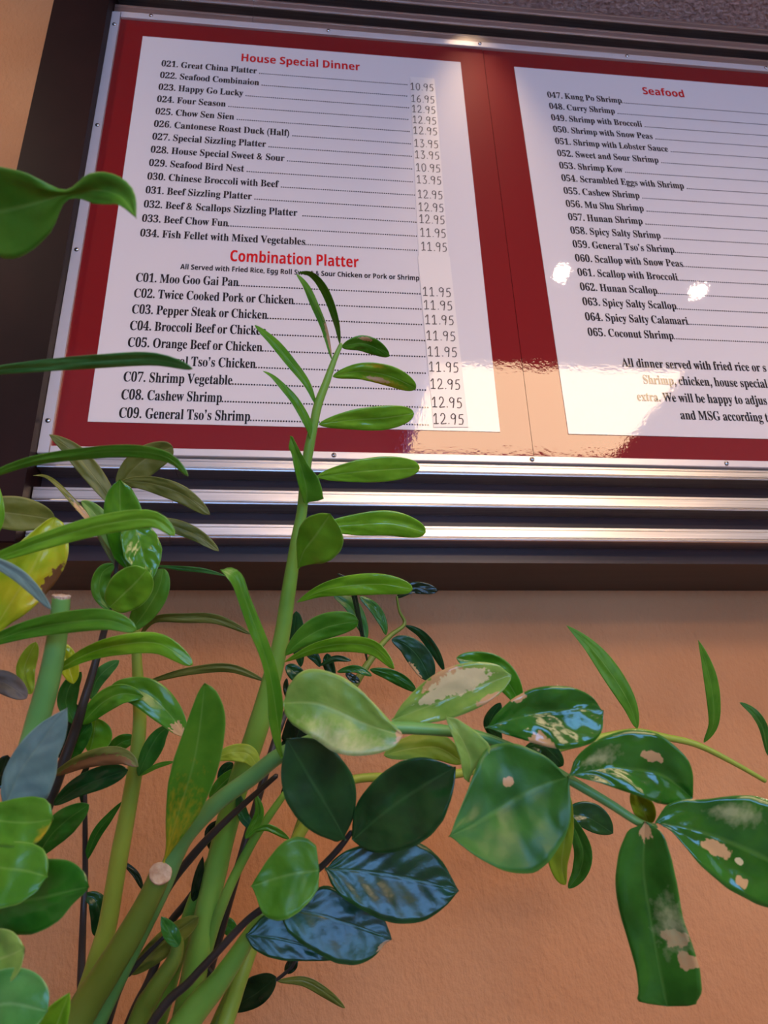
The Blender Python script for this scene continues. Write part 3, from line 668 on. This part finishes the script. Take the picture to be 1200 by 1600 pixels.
leaf(S3, [(886, 1270), (910, 1325), (906, 1362), (888, 1388)], 14, 14, 'deep', .0, 10, 10, .5, d0=.62)
# stalk that carries the two leaves hanging near the wall
# ---- S5: near-black stalk with the dark leaves
D = .42
S5 = Stem([(549, 1300, D, 4), (530, 1325, D, 5), (500, 1356, D, 5), (460, 1387, D, 5), (413, 1418, D, 5.5), (383, 1441, D, 5.5), (337, 1490, D, 6), (297, 1533, D, 6.5), (230, 1612, D, 7.5)], SM['black'], 'near-black stalk with dark leaves in the foreground')
leaf(S5, [(540, 1313), (516, 1268), (482, 1212), (448, 1154)], 0, 0, 'dark', -.01, 16, 14, off=-.004, gloss=.34, nu=32, out=('z6', [(290, 163), (350, 155), (420, 160), (470, 178), (520, 225), (570, 290), (605, 350), (613, 420), (610, 500), (590, 570), (560, 630), (540, 645), (500, 625), (430, 590), (370, 545), (320, 490), (280, 420), (263, 350), (265, 280), (280, 215)]))
leaf(S5, [(551, 1312), (602, 1268), (660, 1228), (712, 1198)], 0, 0, 'dark', -.01, 16, 16, off=-.006, gloss=.22, nu=32, wav=.001, vein=.25, out=('z6', [(600, 630), (605, 560), (620, 480), (660, 420), (710, 365), (770, 310), (840, 270), (910, 250), (980, 256), (1040, 280), (1088, 300), (1085, 370), (1070, 440), (1040, 520), (990, 580), (930, 625), (860, 650), (790, 668), (720, 675), (650, 665)]))
leaf(S5, [(508, 1357), (575, 1362), (650, 1375), (717, 1392)], 0, 0, 'dark', .0, 6, 6, off=.002, gloss=.26, nu=36, wav=.0004, vein=.4, label='dark ribbed leaf with bluish sheen', out=('z6', [(478, 775), (510, 735), (560, 700), (630, 675), (700, 660), (780, 655), (870, 652), (930, 668), (980, 700), (1030, 750), (1065, 810), (1100, 875), (1050, 925), (1000, 960), (940, 990), (870, 1003), (800, 1000), (730, 985), (660, 950), (600, 920), (540, 880), (500, 830)]))
leaf(S5, [(499, 1360), (465, 1364), (430, 1372), (391, 1385)], 0, 0, 'mid', .0, 14, 12, off=-.012, gloss=.4, nu=30, out=('z6', [(445, 760), (445, 710), (430, 675), (390, 645), (340, 635), (290, 650), (250, 680), (200, 740), (160, 800), (128, 852), (155, 890), (180, 940), (220, 975), (270, 988), (320, 980), (370, 950), (420, 900), (450, 850), (455, 800)]))
leaf(S5, [(438, 1418), (500, 1430), (560, 1448), (612, 1468)], 0, 0, 'dark', .0, 3, 3, off=.012, gloss=.28, nu=36, wav=.0003, vein=.22, spots=[(.85, .95, .16, .05, 'tan')], label='dark leaf shining blue, tip nibbled', out=('z6', [(262, 980), (320, 940), (400, 900), (470, 858), (520, 880), (580, 915), (660, 955), (740, 995), (765, 1040), (790, 1105), (750, 1120), (718, 1155), (660, 1190), (600, 1197), (520, 1185), (440, 1145), (360, 1100), (300, 1050)]))
leaf(S5, [(384, 1461), (430, 1466), (480, 1478), (540, 1494)], 0, 0, 'dark', .0, 3, 3, off=.02, gloss=.28, nu=30, wav=.0003, vein=.2, out=('z6', [(102, 1090), (120, 1060), (180, 1000), (260, 970), (340, 1000), (430, 1080), (520, 1150), (580, 1190), (480, 1198), (380, 1195), (280, 1190), (200, 1170), (140, 1140)]))
T1 = Stem([(432, 1531, .60, 2.5), (446, 1520, .60, 3), (460, 1505, .60, 3.5), (472, 1480, .6, 3.5), (470, 1420, .58, 4), (440, 1360, .54, 4)], SM['black'], None, ground=False, name='twig')
leaf(T1, [(433, 1533), (475, 1533), (510, 1552), (539, 1575)], 7, 8, 'olive', .0, 30, -30, .5)
leaf(T1, [(431, 1526), (410, 1545), (385, 1562), (361, 1578)], 18, 24, 'black', .0, 10, 10, .4)
leaf(T1, [(446, 1520), (456, 1508), (464, 1498)], 9, 9, 'black', .0, 10, 10, .5)
# ---- S6: small twig in the gap under the cabinet
S6 = Stem([(620, 932, .70, 1.8), (624, 955, .70, 2), (632, 975, .70, 3), (610, 993, .69, 4), (593, 1011, .68, 5), (577, 1034, .67, 5.5), (555, 1068, .66, 6.5), (530, 1110, .65, 7), (500, 1200, .62, 8), (430, 1400, .58, 9), (330, 1620, .54, 10)], SM['moss'], 'small branch behind the tall stalk')
leaf(S6, [(633, 977), (658, 990), (680, 1018), (694, 1048)], 7, 8, 'dark', .0, 30, -20, .5, gloss=.35)
leaf(S6, [(612, 999), (636, 1008), (658, 1032), (673, 1064)], 19, 19, 'dark', .0, 5, 5, .55, gloss=.35, spots=[(.98, .68, .14, .18, 'tan')])
leaf(S6, [(603, 992), (598, 973), (584, 950), (562, 932)], 8, 9, 'deep', .0, 25, -20, .5, gloss=.25)
leaf(S6, [(573, 998), (558, 965), (545, 945), (521, 930)], 9, 14, 'deep', .0, 25, -20, .5, gloss=.35)
leaf(S6, [(578, 1046), (605, 1052), (630, 1064), (650, 1080)], 9, 11, 'deep', .0, 20, -20, .55, gloss=.3)
leaf(S6, [(620, 934), (645, 918), (684, 923)], 9, 10, 'black', .0, 10, 10, .55)
leaf(S6, [(575, 1040), (553, 930), (545, 910), (527, 896)], 4, 5, 'black', .0, 10, 10, .8)
S6b = Stem([(524, 1060, .64, 1.5), (505, 1068, .63, 2), (480, 1080, .62, 2.5), (455, 1100, .6, 3.5), (440, 1130, .59, 5), (420, 1190, .57, 6), (360, 1400, .54, 7), (300, 1620, .52, 8)], SM['black'])
leaf(S6b, [(470, 1042), (462, 1005), (460, 985), (463, 955)], 9, 15, 'dark', .0, 5, 5, .6)
leaf(S6b, [(522, 1058), (514, 1040), (511, 1021)], 9, 9, 'dark', .0, 10, 10, .5)
leaf(S6b, [(527, 1050), (555, 1045), (581, 1056)], 6, 6, 'deep', .0, 10, 10, .5)
leaf(S6b, [(500, 1040), (524, 1029), (549, 1032)], 5, 5, 'dark', .0, 10, 10, .5)
leaf(S6b, [(500, 1042), (494, 1030), (480, 1012), (484, 995)], 8, 9, 'dark', .0, 10, 10, .5)
leaf(S6b, [(447, 1040), (460, 1050), (474, 1064)], 12, 12, 'dark', .0, 10, 10, .5)
leaf(S6b, [(540, 1052), (552, 1060), (562, 1066)], 6, 6, 'black', .0, 10, 10, .5)
leaf(S6b, [(448, 1060), (447, 1075), (452, 1095)], 5, 5, 'black', .0, 10, 10, .5)
leaf(S6b, [(420, 1180), (455, 1170), (472, 1120), (462, 1090)], 24, 20, 'black', .0, 0, 0, .5)
# ---- S7: yellow-green upright stalk on the left
S7 = Stem([(212, 985, .52, 7), (214, 1035, .52, 8), (218, 1100, .52, 10), (218, 1135, .52, 10.5), (213, 1187, .52, 11), (207, 1228, .52, 12.5), (197, 1283, .52, 13), (187, 1335, .52, 14), (177, 1395, .52, 14), (167, 1450, .52, 15), (150, 1510, .52, 17), (120, 1615, .52, 18)], SM['lime'], 'yellow green upright stalk on the left')
# ---- S10: dark stalk on the left with the leaf cluster before the cabinet
S10 = Stem([(186, 790, .50, 2.5), (185, 850, .50, 3), (180, 900, .50, 4), (172, 948, .49, 4.5), (155, 1015, .49, 5.5), (130, 1100, .48, 7), (117, 1143, .48, 8), (98, 1195, .475, 8.5), (76, 1255, .47, 9), (40, 1340, .46, 10), (-12, 1450, .45, 11), (-70, 1620, .45, 12)], SM['black'], 'dark stalk behind the left leaves')
leaf(S10, [(183, 800), (170, 776), (140, 735), (110, 702), (77, 679)], 15, 16, 'olive', .0, 10, 10, .5, (.6, .8), off=.02, gloss=.5)
leaf(S10, [(186, 765), (203, 738), (232, 714), (270, 698)], 20, 26, 'olive', .0, 10, 10, .5, (.5, .4), off=.02, gloss=.5)
leaf(S10, [(190, 752), (235, 755), (285, 772), (328, 804)], 13, 16, 'olive', .0, 15, 0, .5, off=.01, gloss=.5)
leaf(S10, [(175, 850), (142, 815), (115, 785), (88, 756), (70, 744), (52, 743)], 4.5, 5.5, 'olive', .0, 45, -30, .4, off=.005, spots=[(.5, .35, .5, .2, 'tan')])
leaf(S10, [(198, 890), (190, 840), (188, 795), (187, 749)], 0, 0, 'mid', -.01, 18, 22, off=-.008, gloss=.15, wav=.001, vein=.4, label='glossy veined leaf standing upright', out=('z1', [(560, 328), (525, 355), (500, 400), (490, 460), (492, 540), (510, 620), (540, 700), (590, 750), (640, 740), (690, 680), (690, 600), (670, 500), (650, 430), (610, 360)]))
leaf(S10, [(205, 800), (216, 840), (226, 875), (233, 911)], 0, 0, 'mid', -.01, 10, 20, off=-.012, gloss=.17, wav=.001, vein=.5, out=('z1', [(600, 480), (680, 520), (730, 585), (757, 650), (752, 710), (730, 770), (700, 812), (670, 780), (620, 740), (590, 700), (570, 600)]))
leaf(S10, [(178, 862), (162, 825), (146, 800), (127, 783)], 10, 15, 'pale', .0, 15, 15, .5, off=-.004, gloss=.5)
leaf(S10, [(184, 890), (170, 858), (155, 828), (150, 810)], 7, 9, 'olive', .0, 15, 15, .5, off=.004, gloss=.5)
leaf(S10, [(236, 812), (275, 823), (310, 838), (342, 861)], 12, 11, 'olive', .0, 10, 10, .4, d0=.53, gloss=.5)
leaf(S10, [(172, 948), (190, 931), (210, 912), (230, 890)], 31, 32, 'bright', -.01, 10, 12, .52, (.42, .42), off=-.02, gloss=.4)
leaf(S10, [(170, 952), (155, 925), (160, 895), (178, 882)], 12, 16, 'mid', .0, 10, 12, .5, (.5, .5), off=-.004, gloss=.4)
leaf(S10, [(205, 985), (228, 955), (248, 920), (255, 888)], 24, 18, 'mid', .0, 10, 12, .5, (.6, .5), off=.006, gloss=.45)
leaf(S10, [(240, 884), (280, 888), (320, 892), (352, 900)], 4, 4, 'teal', .0, 40, -30, .5, d0=.51)
leaf(S7, [(216, 1000), (240, 969), (290, 966), (340, 968), (392, 991)], 8, 8, 'olive', .0, 30, -20, .55, gloss=.5)
leaf(S7, [(218, 1072), (250, 1060), (300, 1048), (360, 1044), (414, 1064)], 7, 7, 'olive', .0, 30, -20, .6, gloss=.5)
leaf(S10, [(82, 1052), (135, 1022), (190, 1007), (250, 1006), (301, 1039)], 16, 17, 'bright', -.01, 16, 6, .62, (.7, .5), d0=.42, label='bright strap-like leaf crossing the dark stalk')
# leaves around S10/S7 mid left
leaf(S10, [(118, 1132), (103, 1100), (110, 1070), (127, 1050)], 13, 17, 'deep', .0, 10, 10, .5, off=.004)
leaf(S10, [(142, 1092), (150, 1065), (165, 1047), (186, 1032)], 11, 12, 'teal', .0, 10, 10, .5, off=.01, gloss=.16)
leaf(S10, [(126, 1132), (160, 1098), (190, 1084), (224, 1088)], 17, 18, 'mid', .0, 12, 10, .5, off=.002)
leaf(S7, [(290, 1150), (262, 1112), (225, 1082), (173, 1073)], 25, 24, 'mid', .0, 14, 6, .5, d0=.49, spots=[(.35, .08, .4, .13, 'tan')], label='leaf with a brown base across the yellow green stalk')
leaf(S7, [(216, 1212), (232, 1175), (248, 1148), (264, 1134)], 12, 18, 'deep', .0, 10, 10, .5, off=-.012)
leaf(S7, [(219, 1212), (245, 1197), (272, 1190)], 4, 4, 'mid', .0, 10, 10, .5, off=-.012)
leaf(S10, [(140, 1175), (146, 1150), (150, 1122)], 12, 28, 'bright', .0, 10, 10, .45, off=.02)
leaf(S7, [(170, 1175), (190, 1160), (212, 1153)], 12, 12, 'mid', .0, 10, 10, .45, off=.01)
leaf(S10, [(108, 1190), (122, 1155), (142, 1128)], 14, 16, 'deep', .0, 10, 10, .5, off=.01)
leaf(S10, [(82, 1212), (125, 1190), (165, 1180), (195, 1182), (216, 1198)], 13, 15, 'olive', -.01, 10, 10, .62, off=-.01, gloss=.5, spots=[(.8, .5, .4, .5, 'brown')])
leaf(S10, [(84, 1258), (120, 1232), (160, 1216), (200, 1203)], 19, 16, 'dark', .0, 10, 10, .62, off=-.004, gloss=.16)
leaf(S10, [(60, 1336), (80, 1305), (106, 1280), (139, 1257)], 20, 22, 'deep', .0, 10, 10, .5, off=-.02, gloss=.3)
leaf(S10, [(100, 1190), (98, 1165), (105, 1130), (120, 1100)], 14, 16, 'black', .0, 10, 10, .5, off=.02)
# ---- S8, S9: cut stalks
S8 = Stem([(96, 932, .40, 13.5), (90, 990, .40, 15), (77, 1060, .40, 16.5), (58, 1130, .40, 18), (35, 1220, .40, 19), (10, 1340, .41, 20), (-25, 1480, .43, 21), (-60, 1620, .45, 22)], SM['teal'], 'cut stalk with a pale flat top on the left', cut=True)
S9 = Stem([(250, 1366, .45, 17), (235, 1400, .45, 18), (200, 1465, .45, 21), (160, 1530, .45, 23), (112, 1612, .45, 25)], SM['moss'], 'thick cut stalk with a dry brown end', cut=True, face=1.0)
# ---- S12: thin dark upright near the wall
S12 = Stem([(133, 1240, .62, 3), (133, 1300, .62, 4), (133, 1370, .62, 4.5), (130, 1433, .61, 5), (127, 1523, .60, 6), (125, 1620, .58, 7)], SM['black'], 'thin dark upright stalk close to the wall')
leaf(S12, [(134, 1345), (150, 1305), (172, 1275), (192, 1251)], 8, 8, 'deep', .0, 20, -10, .42, (.6, .9))
leaf(S12, [(130, 1400), (148, 1406), (156, 1430), (149, 1463)], 15, 14, 'dark', .0, 10, 10, .45)
leaf(S12, [(190, 1345), (212, 1366), (223, 1390)], 5, 5, 'black', .0, 10, 10, .5)
leaf(S12, [(130, 1262), (128, 1220), (140, 1190)], 5, 6, 'black', .0, 10, 10, .5)
# ---- big leaf standing on the cut stalk junction
leaf(S2, [(256, 1348), (279, 1270), (305, 1180), (320, 1067)], 0, 0, 'mid', -.02, 14, 12, off=-.03, gloss=.35, nu=32, spots=[(.5, -.1, .9, .6, 'gold')], label='long upright leaf in front of the bent stalk', out=('z4', [(765, 1045), (780, 960), (780, 860), (785, 760), (795, 650), (820, 540), (855, 440), (890, 340), (925, 250), (955, 200), (985, 205), (1020, 245), (1045, 300), (1057, 360), (1050, 450), (1035, 550), (1010, 640), (975, 730), (935, 810), (880, 890), (820, 970)]))
leaf(S1, [(335, 1186), (360, 1176), (388, 1178), (404, 1200)], 13, 15, 'lime', .0, 0, 10, .55, gloss=.5, off=-.02)
leaf(S1, [(328, 1248), (346, 1226), (372, 1202)], 11, 11, 'mid', .0, 10, 10, .5)
leaf(S1, [(343, 1222), (352, 1203), (364, 1192)], 9, 10, 'dark', .0, 10, 10, .5, off=.02)
leaf(S1, [(333, 1332), (328, 1300), (346, 1282)], 8, 13, 'black', .0, 10, 10, .5, off=.01)
# ---- crowd of stalks at the bottom
S13 = Stem([(432, 1212, .49, 4), (375, 1262, .49, 5), (330, 1305, .49, 6), (300, 1338, .49, 6.5), (267, 1380, .49, 6.5), (240, 1428, .49, 7), (190, 1530, .49, 8), (160, 1620, .49, 9)], SM['black'])
S14 = Stem([(322, 1368, .55, 5), (290, 1412, .55, 6), (262, 1450, .55, 6.5), (235, 1528, .54, 7), (197, 1612, .53, 8)], SM['black'])
S15 = Stem([(278, 1468, .47, 9), (272, 1500, .47, 12), (240, 1550, .47, 15), (210, 1615, .47, 17)], SM['moss'], 'short stalk with a pointed bract')
leaf(S15, [(279, 1478), (264, 1455), (252, 1432)], 11, 13, 'deep', .0, 20, 10, .4, (.5, .9), off=-.012)
leaf(S14, [(203, 1522), (235, 1492), (268, 1462), (310, 1433)], 16, 20, 'olive', .0, 10, 10, .5, (.6, .5), d0=.5, gloss=.12, wav=.002, label='crumpled glossy olive leaf among the stalks')
leaf(S14, [(340, 1436), (354, 1444), (368, 1462)], 11, 11, 'deep', .0, 10, 10, .5, gloss=.15)
T2 = Stem([(257, 1463, .47, 3), (225, 1495, .47, 4), (200, 1522, .47, 5)], SM['black'], ground=False, name='twig')
S16 = Stem([(332, 1335, .54, 5), (318, 1368, .54, 8), (300, 1415, .54, 10), (278, 1490, .54, 12), (240, 1620, .54, 14)], SM['green'])
leaf(S16, [(302, 1408), (310, 1372), (317, 1338)], 8, 8, 'black', .0, 10, 10, .4, (.5, .9), off=-.02)
S17 = Stem([(445, 1240, .51, 5), (405, 1298, .51, 7), (375, 1352, .51, 7.5), (352, 1402, .51, 8), (325, 1480, .52, 9), (290, 1620, .53, 10)], SM['green'])
leaf(S17, [(393, 1300), (420, 1293), (452, 1311)], 5, 6, 'mid', .0, 30, -20, .5, off=-.01)
leaf(S17, [(384, 1310), (404, 1272), (398, 1238)], 7, 9, 'mid', .0, 20, 0, .4, (.5, .9), off=-.01)
leaf(S17, [(400, 1300), (380, 1275), (372, 1240)], 8, 9, 'dark', .0, 20, 0, .5)
leaf(S17, [(440, 1245), (470, 1225), (490, 1260)], 16, 16, 'black', .0, 20, 0, .5, off=.02)
S18 = Stem([(412, 1425, .46, 9), (388, 1465, .46, 12), (345, 1530, .46, 17), (278, 1615, .46, 22)], SM['green'], 'pale green stalk under the near-black one')
S21 = Stem([(350, 1545, .52, 3), (300, 1480, .52, 3)], SM['black'], ground=False, name='twig')
# ---- S20: stalk beyond the left edge that carries the long left leaves
S20 = Stem([(-60, 300, .34, 6), (-58, 560, .35, 8), (-50, 740, .36, 10), (-48, 880, .36, 11), (-48, 1010, .36, 12), (-52, 1150, .36, 13), (-56, 1300, .36, 14), (-60, 1450, .38, 16), (-40, 1620, .42, 18)], SM['green'], 'stalk beyond the left edge of the view')
leaf(S20, [(-58, 335), (0, 330), (60, 316), (103, 304), (150, 297), (190, 308), (213, 341)], 10, 10, 'mid', -.03, 12, 20, W=[(12, 12), (64, 68), (46, 50), (7, 8), (25, 20), (24, 16), (0, 0)], nu=36, wav=.001, gloss=.42, off=-.02, label='large twisted leaf at the upper left')
leaf(S20, [(-58, 585), (60, 573), (150, 566), (240, 562), (301, 576)], 12, 10, 'teal', -.01, 40, -30, .7, (.4, .5), off=-.01, gloss=.4, label='long edge-on leaf across the sign frame')
leaf(S20, [(-50, 758), (40, 723), (130, 709), (210, 705), (265, 716), (294, 744)], 10, 10, 'mid', -.01, 35, -25, .68, (.5, .5), gloss=.35, label='long arching leaf across the lower frame')
leaf(S20, [(-50, 888), (50, 852), (130, 827), (200, 813), (245, 813), (273, 837)], 16, 16, 'bright', -.01, 20, 5, .7, (.6, .45), gloss=.4, label='long bright leaf above the yellowing leaf')
leaf(S20, [(-25, 1010), (15, 945), (55, 880), (86, 808)], 0, 0, 'yellow', .01, 12, 14, d0=.40, gloss=.24, nu=32, wav=.0014, vein=.3, spots=[(.98, .58, .36, .24, 'gold'), (.97, .60, .17, .12, 'brown')], label='yellowing leaf with a brown patch', out=('z1', [(-80, 1110), (-60, 900), (-20, 800), (18, 720), (60, 670), (120, 600), (180, 550), (230, 510), (265, 502), (290, 520), (305, 570), (313, 640), (305, 710), (280, 770), (240, 830), (180, 900), (110, 965), (40, 1010)]))
leaf(S20, [(-48, 860), (15, 890), (48, 916), (80, 952)], 10, 10, 'dusty_sheen', -.02, 35, -25, .5, gloss=.5, off=-.01)
leaf(S20, [(-48, 800), (0, 800), (45, 805), (86, 812)], 27, 27, 'olive', .03, 10, 5, .5, (.5, .6), d0=.44, gloss=.4)
leaf(S20, [(-20, 850), (-4, 810), (-10, 750)], 9, 10, 'bright', .0, 0, 10, .5, d0=.38)
leaf(S20, [(-40, 1012), (40, 985), (110, 972), (170, 969), (213, 985)], 18, 17, 'mid', -.01, 18, 8, .66, (.6, .45), d0=.385, gloss=.3)
leaf(S20, [(-40, 1060), (5, 1066), (42, 1091)], 18, 17, 'purple', .0, 10, 10, .5, d0=.44, gloss=.5)
leaf(S20, [(48, 1085), (38, 1045), (56, 1003)], 12, 16, 'lime', .0, 10, 10, .5, d0=.45)
leaf(S20, [(115, 1068), (105, 1035), (90, 1003)], 14, 16, 'yellow', .0, 10, 10, .5, d0=.46, gloss=.15)
leaf(S20, [(8, 1262), (28, 1212), (65, 1158), (105, 1106)], 0, 0, 'dusty_sheen', -.01, 6, 12, d0=.36, gloss=.3, nu=30, vein=.4, label='dust-grey leaf at the left, blue window sheen in its colour', out=('z4', [(15, 780), (8, 700), (20, 620), (50, 555), (90, 490), (140, 430), (200, 380), (260, 345), (316, 318), (318, 400), (300, 480), (265, 560), (265, 620), (245, 680), (215, 745), (120, 770)]))
leaf(S20, [(-54, 1270), (0, 1282), (45, 1285), (83, 1280)], 0, 0, 'mid', -.005, 8, 10, d0=.345, gloss=.34, nu=30, spots=[(.95, .9, .3, .1, 'gold')], out=('z4', [(-165, 800), (-80, 760), (0, 765), (70, 748), (140, 740), (200, 748), (240, 785), (250, 830), (240, 880), (210, 930), (165, 965), (90, 960), (0, 955), (-90, 950)]))
leaf(S20, [(-55, 1345), (0, 1355), (40, 1360), (75, 1370)], 0, 0, 'mid', -.005, 8, 10, d0=.335, gloss=.32, nu=30, out=('z5', [(-165, 260), (-80, 215), (0, 208), (70, 205), (140, 215), (195, 245), (222, 300), (220, 360), (190, 420), (130, 470), (50, 490), (-80, 470)]))
leaf(S20, [(-55, 1430), (0, 1415), (70, 1402), (139, 1386)], 0, 0, 'deep', -.005, 0, 2, d0=.35, gloss=.2, nu=30, vein=.3, out=('z5', [(-165, 540), (-120, 420), (0, 330), (120, 300), (220, 290), (290, 295), (350, 318), (395, 360), (416, 415), (390, 445), (350, 480), (310, 540), (250, 585), (180, 610), (80, 615), (0, 605), (-90, 600)]))
leaf(S20, [(-56, 1500), (-8, 1500), (38, 1482)], 46, 40, 'pale', -.005, 12, 18, .5, (.5, .42), d0=.33, gloss=.35)
leaf(S20, [(-56, 1590), (10, 1568), (74, 1580)], 48, 60, 'teal', -.005, 12, 18, .5, (.5, .5), d0=.32, gloss=.25)
leaf(S20, [(70, 1660), (88, 1605), (109, 1551)], 36, 16, 'bright', .0, 25, 15, .4, (.5, .9), d0=.34, gloss=.2)
leaf(S20, [(-40, 1225), (-5, 1215), (12, 1180)], 18, 18, 'black', .0, 10, 10, .5, d0=.44)
# planter that carries the stalks, below the frame
pr = [(0, 0), (.095, 0), (.105, .01), (.150, BASE.z-.02), (.160, BASE.z-.01), (.160, BASE.z+.018), (.152, BASE.z+.020), (.142, BASE.z+.010), (.138, BASE.z-.04), (0, BASE.z-.05)]
n = 40; v = []; f = []
for r_, z_ in pr:
    for k in range(n): a = 2*math.pi*k/n; v.append((r_*math.cos(a), r_*math.sin(a), z_))
for i in range(len(pr)-1):
    for k in range(n): f.append((i*n+k, i*n+(k+1) % n, (i+1)*n+(k+1) % n, (i+1)*n+k))
link('planter', v, f, M['pot'], plant, True)
v = []; f = []
for q in range(8):
    for k in range(n):
        a = 2*math.pi*k/n; r_ = .139*q/7
        v.append((r_*math.cos(a), r_*math.sin(a), BASE.z-.012+.006*noise.noise(Vector((r_*math.cos(a)*40, r_*math.sin(a)*40, 0)))))
for i in range(7):
    for k in range(n): f.append((i*n+k, i*n+(k+1) % n, (i+1)*n+(k+1) % n, (i+1)*n+k))
link('soil', v, f, M['soil'], plant, True)
